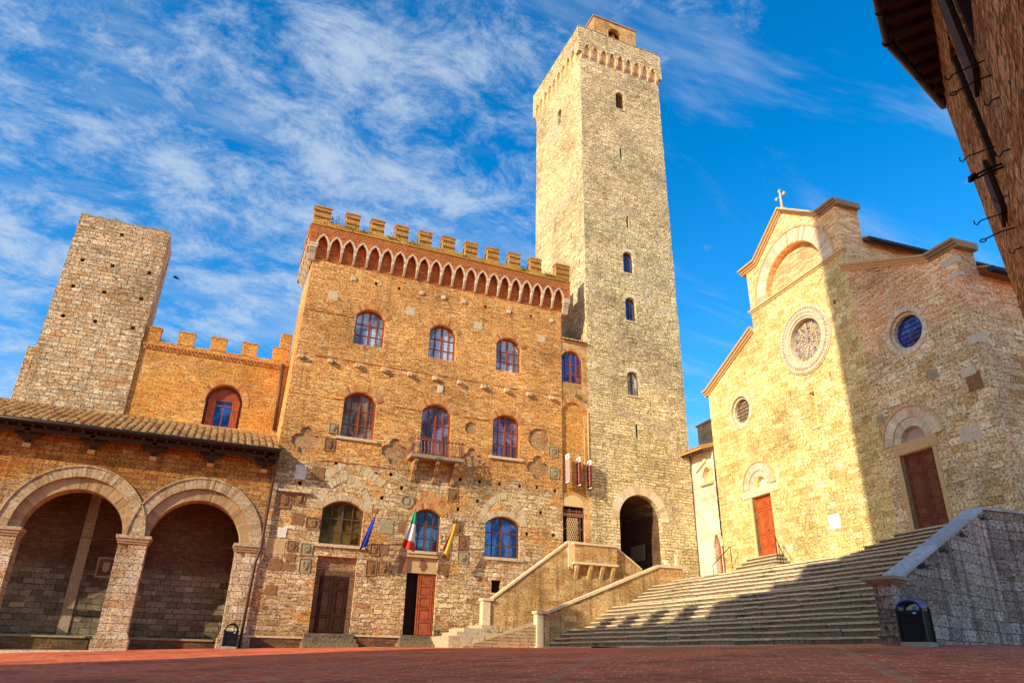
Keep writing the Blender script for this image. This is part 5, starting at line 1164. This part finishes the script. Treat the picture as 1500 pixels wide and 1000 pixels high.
# scattered odd stones
for u, z, w, h, m in ((.9, 16.0, .35, .25, 'tan'), (5.4, 17.0, .2, .3, 'tan'), (7.35, 14.9, .16, .28, 'tan'), (5.6, 18.6, .18, .22, 'tan'), (1.7, 8.9, .3, .2, 'marble'), (3.2, 9.6, .25, .2, 'marble'), (-1.5, 6.0, .3, .22, 'marble'), (-6.2, 7.6, .3, .2, 'tan'), (10.9, 9.2, .5, .3, 'marble'), (11.7, 11.3, .35, .4, 'plaque'), (9.8, 12.3, .3, .22, 'greyplq'), (6.4, 11.2, .2, .2, 'greyplq')):
    t = MB(); t.prism(CF, ragged(rect(u - w, u + w, z - h, z + h), .2, .03), -.03, .012); t.build('odd_stone', m, ch)
# lamps/handrails by the left door
for s_, u0, u1, lab in ((0, -5.9, -6.9, 'thin iron handrail left of the red church door'), (1, -1.6, -.3, 'thin iron handrail right of the red church door')):
    t = MB(); za, zb = 6.6, 5.55
    t.tube([CF(u0, .8, za), CF(u1, 1.5, zb)], .025, 6); t.tube([CF(u0, .8, za), CF(u0, .8, 5.3)], .022, 6); t.tube([CF((u0 + u1) / 2, 1.15, (za + zb) / 2), CF((u0 + u1) / 2, 1.15, 4.8)], .022, 6); t.tube([CF(u1, 1.5, zb), CF(u1, 1.5, 4.4)], .022, 6)
    t.build('handrail', 'iron', None, at=CF(u0, 1, 4.4), label=lab, category='handrail')
# ------------------------------------------------------------------ WING BESIDE THE CHURCH
wg = thing('courtyard_wing', 'pale stone wing with a gothic window squeezed between the tower and the church', 'building', (31, 39, 4.4))
WG = Fr((31.04, 30.0, 0), (.041, -.999, 0), (-.999, -.041, 0))
b = MB(); gw_ = pointed_arc(-8.50, .42, 11.6, 12.25, 8); dw_ = pointed_arc(-8.15, .30, 6.9, 7.75, 8)
b.wall(WG, [(-11.9, 3.9), (-7.76, 3.9), (-7.76, 13.45), (-11.9, 13.45)], [opening(gw_, 11.2), opening(dw_, 4.4)], 0, .4)
b.face([WG(-11.9, 0, 3.9), WG(-11.9, -8, 3.9), WG(-11.9, -8, 13.45), WG(-11.9, 0, 13.45)]); b.build('wall', 'whiteplaster', wg)
t = MB(); t.prism(WG, opening(gw_, 11.2), -.45, -.35); t.build('window', 'plaster', wg)
t = MB(); t.prism(WG, opening(dw_, 4.4), -.45, -.35); t.build('door', 'redwood', wg)
t = MB(); t.ring(WG, gw_, pointed_arc(-8.50, .42, 11.6, 12.25, 8, .2), -.05, .06); t.box(WG, -9.15, -7.9, -.1, .2, 11.0, 11.18); t.ring(WG, dw_, pointed_arc(-8.15, .30, 6.9, 7.75, 8, .22), -.05, .04)
t.hull([WG(-9.6, 0, 12.15), WG(-9.5, 0, 12.05), WG(-8.45, 0, 12.62), WG(-8.5, 0, 12.8)], [WG(-9.6, .16, 12.15), WG(-9.5, .16, 12.05), WG(-8.45, .16, 12.62), WG(-8.5, .16, 12.8)]); t.build('stone_arch', 'vous', wg)
t = MB(); t.hull([WG(-10.2, .95, 13.2), WG(-7.76, .95, 13.2), WG(-7.76, -8, 16.0), WG(-10.2, -8, 16.0)], [WG(-10.2, .95, 13.36), WG(-7.76, .95, 13.36), WG(-7.76, -8, 16.2), WG(-10.2, -8, 16.2)])
for k in range(9): t.hull([WG(-10.1 + k * .28 + .11 * math.cos(a), 1.0, 13.36 + .1 * math.sin(a)) for a in [math.pi * i / 4 for i in range(5)]], [WG(-10.1 + k * .28 + .11 * math.cos(a), -8, 16.2 + .1 * math.sin(a)) for a in [math.pi * i / 4 for i in range(5)]])
t.build('roof', 'tile', wg)
t = MB()
for k in range(8): t.hull([WG(-10.1 + k * .32, .8, 13.08), WG(-9.95 + k * .32, .8, 13.08), WG(-9.95 + k * .32, .8, 13.22), WG(-10.1 + k * .32, .8, 13.22)], [WG(-10.1 + k * .32, 0, 13.3), WG(-9.95 + k * .32, 0, 13.3), WG(-9.95 + k * .32, 0, 13.45), WG(-10.1 + k * .32, 0, 13.45)])
t.build('rafter_ends', 'rafter', wg)
WT = Fr(Vector((30.2, 30, 0)) + cn * 3, -cd, -cn)
sh = thing('stone_turret', 'small square stone turret showing above the eaves beside the great tower', 'turret', WT(-13, 0, 14))
t = MB(); t.box(WT, -14.05, -8.5, -3.2, 0, 10, 17.0); t.build('wall', 'whiteplaster', sh)
t = MB(); t.box(WT, -14.15, -8.5, -3.3, .1, 17.0, 17.12); t.build('coping', 'cornice', sh)

# ------------------------------------------------------------------ LITTER BINS
def bin_(x, y, rot, label, small=False, blue=True):
    z = gz(x, y); c, s_ = math.cos(rot), math.sin(rot); Fb = Fr((x, y, z), (c, s_, 0), (s_, -c, 0))
    r = thing('litter_bin', label, 'litter bin', (x, y, z), 'litter bins in the square')
    w, dp, h = (.29, .28, .78) if small else (.31, .31, .90)
    t = MB(); t.box(Fb, -w - .04, w + .04, -dp - .04, dp + .04, -.06, .10, 0, .004); t.build('plinth', 'concrete', r)
    t = MB(); t.box(Fb, -w, w, dp - .05, dp, .12, h, 0); t.box(Fb, -w, w, -dp, -dp + .05, .12, h, 0); t.box(Fb, w - .04, w, -dp, dp, .12, h, 1); t.box(Fb, -w, -w + .04, -dp, dp, .12, h, 1); t.box(Fb, -w + .04, w - .04, -dp + .05, dp - .05, .12, h - .25, 0)
    t.build('body', ['binpaint', 'binside'], r)
    t = MB()
    for a in (-1, 1):
        for e in (-1, 1): t.box(Fb, a * w - .035, a * w + .035, e * dp - .035, e * dp + .035, .1, h + .06)
    t.box(Fb, -w, w, dp, dp + .02, h - .12, h - .02); t.box(Fb, -w + .06, w - .06, dp, dp + .015, h - .30, h - .16)
    t.build('frame', 'binpaint', r)
    t = MB(); t.box(Fb, -w + .05, w - .05, dp, dp + .012, .18, h - .34); o = t.build('door', 'binpaint', r)
    t = MB(); t.box(Fb, -w + .1, -w + .13, dp + .012, dp + .04, .38, .46); t.build('handle', 'iron', o)
    # hood: arched sheet on two bows
    t = MB(); A = [(-w * 1.0 * math.cos(q), h + .05 + (.26 if small else .20) * math.sin(q)) for q in [math.pi * k / 12 for k in range(13)]]
    lo, hi = (1, 12) if blue else (1, 12)
    for k in range(lo, hi - 1): t.hull([Fb(A[k][0], -dp * .95, A[k][1]), Fb(A[k + 1][0], -dp * .95, A[k + 1][1]), Fb(A[k + 1][0], -dp * .95, A[k + 1][1] + .02), Fb(A[k][0], -dp * .95, A[k][1] + .02)], [Fb(A[k][0], dp * 1.04, A[k][1]), Fb(A[k + 1][0], dp * 1.04, A[k + 1][1]), Fb(A[k + 1][0], dp * 1.04, A[k + 1][1] + .045), Fb(A[k][0], dp * 1.04, A[k][1] + .045)])
    t.build('hood', 'binblue' if blue else 'binpaint', r)
    t = MB()
    for e in (-1, 1): t.tube([Fb(a, e * dp * .95, q - .02) for a, q in A], .024, 6)
    t.build('bow', 'binpaint', r)
    t = MB(); t.box(Fb, .10, .18, dp + .02, dp + .026, h - .09, h - .05); t.build('badge', 'paper', r)
    if blue:
        t = MB(); t.tube([Fb(.08, .1, h - .2), Fb(.07, .12, h + .05), Fb(.07, .12, h + .09)], [.05, .06, .02], 8)
        t.build('rubbish', 'rubbish', None, at=Fb(.1, .1, h - .2), label='crumpled blue rubbish poking out of the blue hooded litter bin', category='rubbish')
bin_(18.5, 14.9, math.radians(-70), 'dark litter bin with curved blue hood in front of the blackened parapet')
bin_(2.02, 39.3, 0, 'small black round topped litter bin at the foot of the last arcade pier', True, False)

# ------------------------------------------------------------------ NEAR BUILDING ON THE RIGHT
nb = thing('near_house', 'rough brown brick house wall with iron hooks looming at the right edge', 'building', (8, 4, -1))
az = math.radians(57); dv = Vector((math.sin(az), math.cos(az), 0)); 
class LeanFr(Fr):            # the old wall leans: its foot stands further back than its top
    def __call__(s, u, d, z): return Fr.__call__(s, u, d - (9.15 - z) * .042, z)
NW = LeanFr((10.8, 6.0, 0), (dv.x, dv.y, 0), (-dv.y, dv.x, 0))
# u runs from -14 (behind the camera) to 0 (far corner); outside is to the left
b = MB()
nh = [rect(-5.35, -4.35, 6.45, 8.3), rect(-3.15, -2.45, 5.9, 8.1)]
b.wall(NW, ragged([(-16, -2.6), (0, -2.6), (0, 9.15), (-16, 9.15)], .22, .07, skip=(0, 2)), nh, 0, .3)
b.face([NW(0, 0, -2.6), NW(0, -9, -2.6), NW(0, -9, 9.15), NW(0, 0, 9.15)]); b.face([NW(-16, 0, -2.6), NW(-16, -9, -2.6), NW(-16, -9, 9.15), NW(-16, 0, 9.15)]); b.face([NW(-16, -9, -2.6), NW(0, -9, -2.6), NW(0, -9, 9.15), NW(-16, -9, 9.15)])
b.build('wall', 'nearwall', nb)
for h in nh:
    t = MB(); t.prism(NW, [(p[0], p[1]) for p in h], -.34, -.28); w = t.build('window', 'gdeep', nb)
    t = MB(); u0, u1 = h[0][0], h[1][0]; z0, z1 = h[0][1], h[2][1]
    t.box(NW, u0 - .02, u0 + .06, -.28, -.02, z0, z1); t.build('jamb', 'eaves', w); t = MB(); t.box(NW, u1 - .06, u1 + .02, -.28, -.02, z0, z1); t.build('jamb', 'eaves', w)
t = MB(); t.box(NW, -4.3, -3.75, .02, .07, 6.35, 8.3, 0, .005); t.build('shutter', 'eaves', nb)
t = MB(); t.box(NW, -2.42, -1.9, .02, .07, 5.5, 6.3, 0, .005); t.build('shutter', 'eaves', nb)
# eaves
pol = [Vector((7.7, 4.8)) - 9 * Vector((dv.x, dv.y)), Vector((8.72, 5.4)), Vector((10.85, 6.0)), Vector((10.9, 5.2)), Vector((10.9, 5.2)) - 12 * Vector((dv.x, dv.y))]
t = MB(); t.vprism([tuple(p) for p in pol], 9.16, 9.24); t.build('soffit', 'rafter', nb)
for k in range(28):
    u = -.25 - k * .34; t = MB(); t.box(NW, u - .10, u, .0, min(.6, max(.04, -.27 * u - .02)), 9.02, 9.159); t.build('rafter', 'eaves', nb)
t = MB(); e0 = Vector((7.7, 4.8, 9.2)) - 9 * dv; t.tube([e0, (8.72, 5.4, 9.2), (10.8, 6.02, 9.2)], .085, 10)
for k in range(9): c = Vector((8.72, 5.4, 9.2)) - dv * k * .7; t.tube([c - dv * .02, c + dv * .02], .10, 10)
t.build('gutter', 'gutter', nb)
t = MB(); q = [Vector((*p, 9.24)) for p in pol]; t.hull(q, [Vector((p.x, p.y, 9.3)) - NW.n * (0 if i < 3 else 0) for i, p in enumerate(pol)] if 0 else [v + Vector((0, 0, .1)) for v in q]); t.build('roof', 'tile', nb)
for i, (u, z, k) in enumerate(((-3.27, 5.91, 0), (-3.3, 5.62, 1), (-2.83, 5.44, 2), (-2.32, 5.49, 0), (-2.45, 5.17, 3), (-2.43, 4.88, 2), (-4.19, 5.22, 2), (-1.63, 9.0, 0), (-1.33, 8.95, 0), (-4.7, 6.09, 0), (-4.74, 5.84, 3), (-4.71, 5.55, 2))):
    t = MB(); L = {0: .36, 1: .33, 2: .12, 3: .37}[k]
    if k in (0, 2): pts = [(0, 0), (L * .9, 0), (L, -.02), (L + .025, -.05), (L + .05, -.02), (L + .045, .03)]; t.tube([NW(u + a * .15, a - .03, z + c) for a, c in pts], .009, 6)
    elif k == 3: t.tube([NW(u, a - .03, z + c) for a, c in ((0, 0), (L * .5, -.01), (L, -.06))], .010, 6); t.tube([NW(u, L - .03 + .035 * math.cos(w) + .03, z - .075 + .022 * math.sin(w)) for w in [math.pi * j / 5 for j in range(11)]], .009, 5)
    else:
        for dz in (0, -.05): t.tube([NW(u, a - .03, z + dz + c) for a, c in ((0, 0), (L * .6, -.02), (L, -.06))], .014, 6)
        t.tube([NW(u, L - .05, z - .06), NW(u, L + .02, z - .09), NW(u, L + .04, z - .13)], [.04, .045, .02], 8)
    t.build('hook', 'iron', nb)

# ------------------------------------------------------------------ BUILDINGS ACROSS THE SQUARE (outside the frame, they shade it)
XO = -25.0
def back_to_sun(x, y, z):  # where a sun ray through the point crosses the plane x = XO
    t = x - XO; return (y + SUN.y * t, z + SUN.z * t)
y1, z1 = back_to_sun(20.5, 37.6, 1.55); y0, z0 = back_to_sun(29.85, 25.5, 8.)
op = thing('podesta_palace', 'battlemented stone palace across the square that shades the stairs', 'building', (XO, 12, -1))
OF = Fr((XO, 0, 0), (0, 1, 0), (1, 0, 0))
PU = Vector((-.235, .972, 0)).normalized(); PN = Vector((PU.y, -PU.x, 0)); PF = Fr((XO, y1, 0), PU, PN); PW = 14.5
zr = z1 - 1.0; sh_ = Vector((-1, -.42, 0)) * 11
wins = [opening(seg_arc(u, .7, 9.8, 10.4, 8), 8) for u in (-11, -7.5, -4)]
b = MB(); b.wall(PF, rect(-PW, 0, -3, zr), wins, 0, .4)
c0, c1 = PF(0, 0, 0), PF(-PW, 0, 0); d0, d1 = c0 + sh_, c1 + sh_
for p, q in ((c0, d0), (d0, d1), (d1, c1)): b.face([p - Z3 * 3, q - Z3 * 3, q + Z3 * zr, p + Z3 * zr])
b.face([v + Z3 * zr for v in (c0, c1, d1, d0)]); b.build('wall', 'farwall', op)
for u in (-11, -7.5, -4): window(PF, op, u, .7, 8, 9.8, 10.4, -.3)
u = -1.05
while u > -PW:
    t = MB(); t.box(PF, u, u + 1.02, -.5, 0, zr, zr + 1.25); t.build('merlon', 'farwall', op); u -= 2.05
an = thing('shadow_annex', 'unseen stone annex between the palace and the tower, stepped to shape the stair shadow', 'building', (XO, y0 + 2, -1))
for k, (ya_, zt) in enumerate(((1.3, 27.9), (2.6, 26.4), (3.9, 25.4))):  # unseen blocks, heights shaped to draw the slanting shadow edge on the stairs
    t = MB(); t.vprism([(XO - .02, y0 + ya_), (XO - .02, y0 + ya_ - 1.29), (XO - 4, y0 + ya_ - 1.29 - 1.6), (XO - 4, y0 + ya_ - 1.6)], -3, zt); t.build('wall', 'farwall', an)
ot = thing('rognosa_tower', 'tall stone tower across the square whose shadow falls on the church', 'tower', (XO, y0 - 6, -1))
b = MB(); b.vprism([(XO, y0), (XO, y0 - 13), (XO - 9, y0 - 13), (XO - 9, y0 - 3.8)], -2.5, 58); b.build('wall', 'farwall', ot)
t = MB(); t.box(OF, y0 - 9, y0 - 4, -7, -2, 58, 62); t.build('bell_chamber', 'farwall', ot)
lh = thing('added_row_house', 'plain stone house added left of the tower across the square to shade the near wall', 'building', (XO, y0 - 30, -2))  # unseen block added to keep the paving and near wall in shade
b = MB(); b.wall(OF, rect(y0 - 55, y0 - 13.05, -4, 27), [rect(y0 - 20 - 4 * k, y0 - 18.8 - 4 * k, 7, 9.2) for k in range(7)], 0, .3)
b.face([OF(y0 - 55, 0, 27), OF(y0 - 13.05, 0, 27), OF(y0 - 13.05, -12, 27), OF(y0 - 55, -12, 27)]); b.face([OF(y0 - 55, -12, -4), OF(y0 - 13.05, -12, -4), OF(y0 - 13.05, -12, 27), OF(y0 - 55, -12, 27)]); b.build('wall', 'farwall', lh)
t = MB()
for k in range(7): t.box(OF, y0 - 20.02 - 4 * k, y0 - 18.78 - 4 * k, -.4, -.3, 6.9, 9.3)
t.build('window', 'brownwood', lh)

# ------------------------------------------------------------------ BIRD
bd = MB(); bp = Vector((.0, 0, 0)); C0 = Vector((-5.54, 53.77, 26.04)) 
def P_(x, y, z): return C0 + Vector((x, y, z)) * .72
bd.tube([P_(.34, 0, -.10), P_(.2, 0, -.03), P_(0, 0, .02), P_(-.22, 0, .05), P_(-.34, 0, .06)], [.015, .06, .085, .06, .02], 8)
for s_ in (-1, 1):
    bd.mesh([P_(.10, 0, .0), P_(-.12, 0, .05), P_(-.18, s_ * .35, .16 + .12 * s_), P_(-.22, s_ * .7, .12 + .26 * s_), P_(.02, s_ * .38, .15 + .13 * s_)], [(0, 1, 2, 4), (2, 3, 4)])
bd.mesh([P_(.30, 0, -.10), P_(.52, -.08, -.16), P_(.5, .08, -.17)], [(0, 1, 2)])
bd.build('bird', 'black', None, at=C0, label='small dark bird gliding beside the windowless stone tower', category='bird')

# ------------------------------------------------------------------ sky, sun, camera
w = bpy.data.worlds.new('World'); sc.world = w; w.use_nodes = True
nt = w.node_tree; nt.nodes.clear()
G = NT.__new__(NT); G.t = nt
sky = nt.nodes.new('ShaderNodeTexSky'); sky.sky_type = 'NISHITA'; sky.sun_disc = False
hz = math.hypot(SUN.x, SUN.y); sky.sun_elevation = math.atan2(SUN.z, hz); sky.sun_rotation = math.atan2(SUN.x, SUN.y); sky.altitude = 300; sky.air_density = 1.0; sky.dust_density = .4; sky.ozone_density = 2.0
tc = nt.nodes.new('ShaderNodeTexCoord').outputs['Generated']
hs_ = nt.nodes.new('ShaderNodeHueSaturation'); hs_.inputs['Saturation'].default_value = 1.46; hs_.inputs['Value'].default_value = 2.0; nt.links.new(sky.outputs[0], hs_.inputs['Color'])
sep = nt.nodes.new('ShaderNodeSeparateXYZ'); nt.links.new(tc, sep.inputs[0])
den = G.math('ADD', G.math('MAXIMUM', sep.outputs[2], 0.0), .22)
cmb = nt.nodes.new('ShaderNodeCombineXYZ'); nt.links.new(G.math('DIVIDE', sep.outputs[0], den), cmb.inputs[0]); nt.links.new(G.math('DIVIDE', sep.outputs[1], den), cmb.inputs[1])
mp = nt.nodes.new('ShaderNodeMapping'); nt.links.new(cmb.outputs[0], mp.inputs[0]); mp.inputs['Rotation'].default_value = (0, 0, math.radians(-30)); mp.inputs['Scale'].default_value = (2.4, 3.2, 1); mp.inputs['Location'].default_value = (1.3, .4, 0)
n1 = G.noise(mp.outputs[0], 2.7, 12, .74, dist=.3)
mp2 = nt.nodes.new('ShaderNodeMapping'); nt.links.new(cmb.outputs[0], mp2.inputs[0]); mp2.inputs['Scale'].default_value = (1.2, 1.2, 1); mp2.inputs['Location'].default_value = (4.1, 2.2, 0)
n2 = G.noise(mp2.outputs[0], 1.1, 4, .5)
dot = nt.nodes.new('ShaderNodeVectorMath'); dot.operation = 'DOT_PRODUCT'; nt.links.new(tc, dot.inputs[0]); dot.inputs[1].default_value = (-.86, .50, .05)
cov = G.step(dot.outputs['Value'], -.28, .22, 0, 1)
thr = G.math('ADD', G.math('ADD', n1, G.math('MULTIPLY', G.math('SUBTRACT', n2, .5), .45)), G.math('MULTIPLY_ADD', cov, .20, -.13))
mask = G.step(thr, .44, .76, 0, .78)
mp3 = nt.nodes.new('ShaderNodeMapping'); nt.links.new(cmb.outputs[0], mp3.inputs[0]); mp3.inputs['Rotation'].default_value = (0, 0, math.radians(-62)); mp3.inputs['Scale'].default_value = (1.0, 3.2, 1); mp3.inputs['Location'].default_value = (.6, 2.3, 0)
wisp = G.step(G.noise(mp3.outputs[0], 1.5, 9, .62, dist=.5), .50, .78, 0, .55)
mask = G.math('MAXIMUM', mask, wisp)
colr = G.mix(mask, hs_.outputs[0], (4.4, 5.3, 6.4))
bg = nt.nodes.new('ShaderNodeBackground'); bg.inputs[1].default_value = .135; nt.links.new(colr, bg.inputs[0])
ow = nt.nodes.new('ShaderNodeOutputWorld'); nt.links.new(bg.outputs[0], ow.inputs[0])

sun = bpy.data.lights.new('Sun', 'SUN'); sun.energy = 5.0; sun.angle = math.radians(.35); sun.color = (1, .93, .72)
so = bpy.data.objects.new('Sun', sun); COL.objects.link(so); so.rotation_euler = SUN.to_track_quat('Z', 'Y').to_euler(); so.location = (0, 0, 60)

cam = bpy.data.cameras.new('Camera'); co = bpy.data.objects.new('Camera', cam); COL.objects.link(co); sc.camera = co
cam.sensor_width = 36; cam.lens = 1032.948 / 1500 * 36; cam.clip_end = 3000; cam.clip_start = .05
pi_, ro_, ya_ = .422519373, .0228611751, .395380755
cy, sy = math.cos(ya_), math.sin(ya_)
fw = Vector((sy * math.cos(pi_), cy * math.cos(pi_), math.sin(pi_))); r = Vector((cy, -sy, 0)); u = r.cross(fw)
r2 = math.cos(ro_) * r + math.sin(ro_) * u; u2 = -math.sin(ro_) * r + math.cos(ro_) * u
co.matrix_world = Matrix((r2, u2, -fw)).transposed().to_4x4()

for o in list(bpy.data.objects):
    if '_w' in o: del o['_w']
sc.view_settings.view_transform = 'Standard'; sc.view_settings.look = 'None'; sc.view_settings.exposure = 0; sc.view_settings.gamma = 1
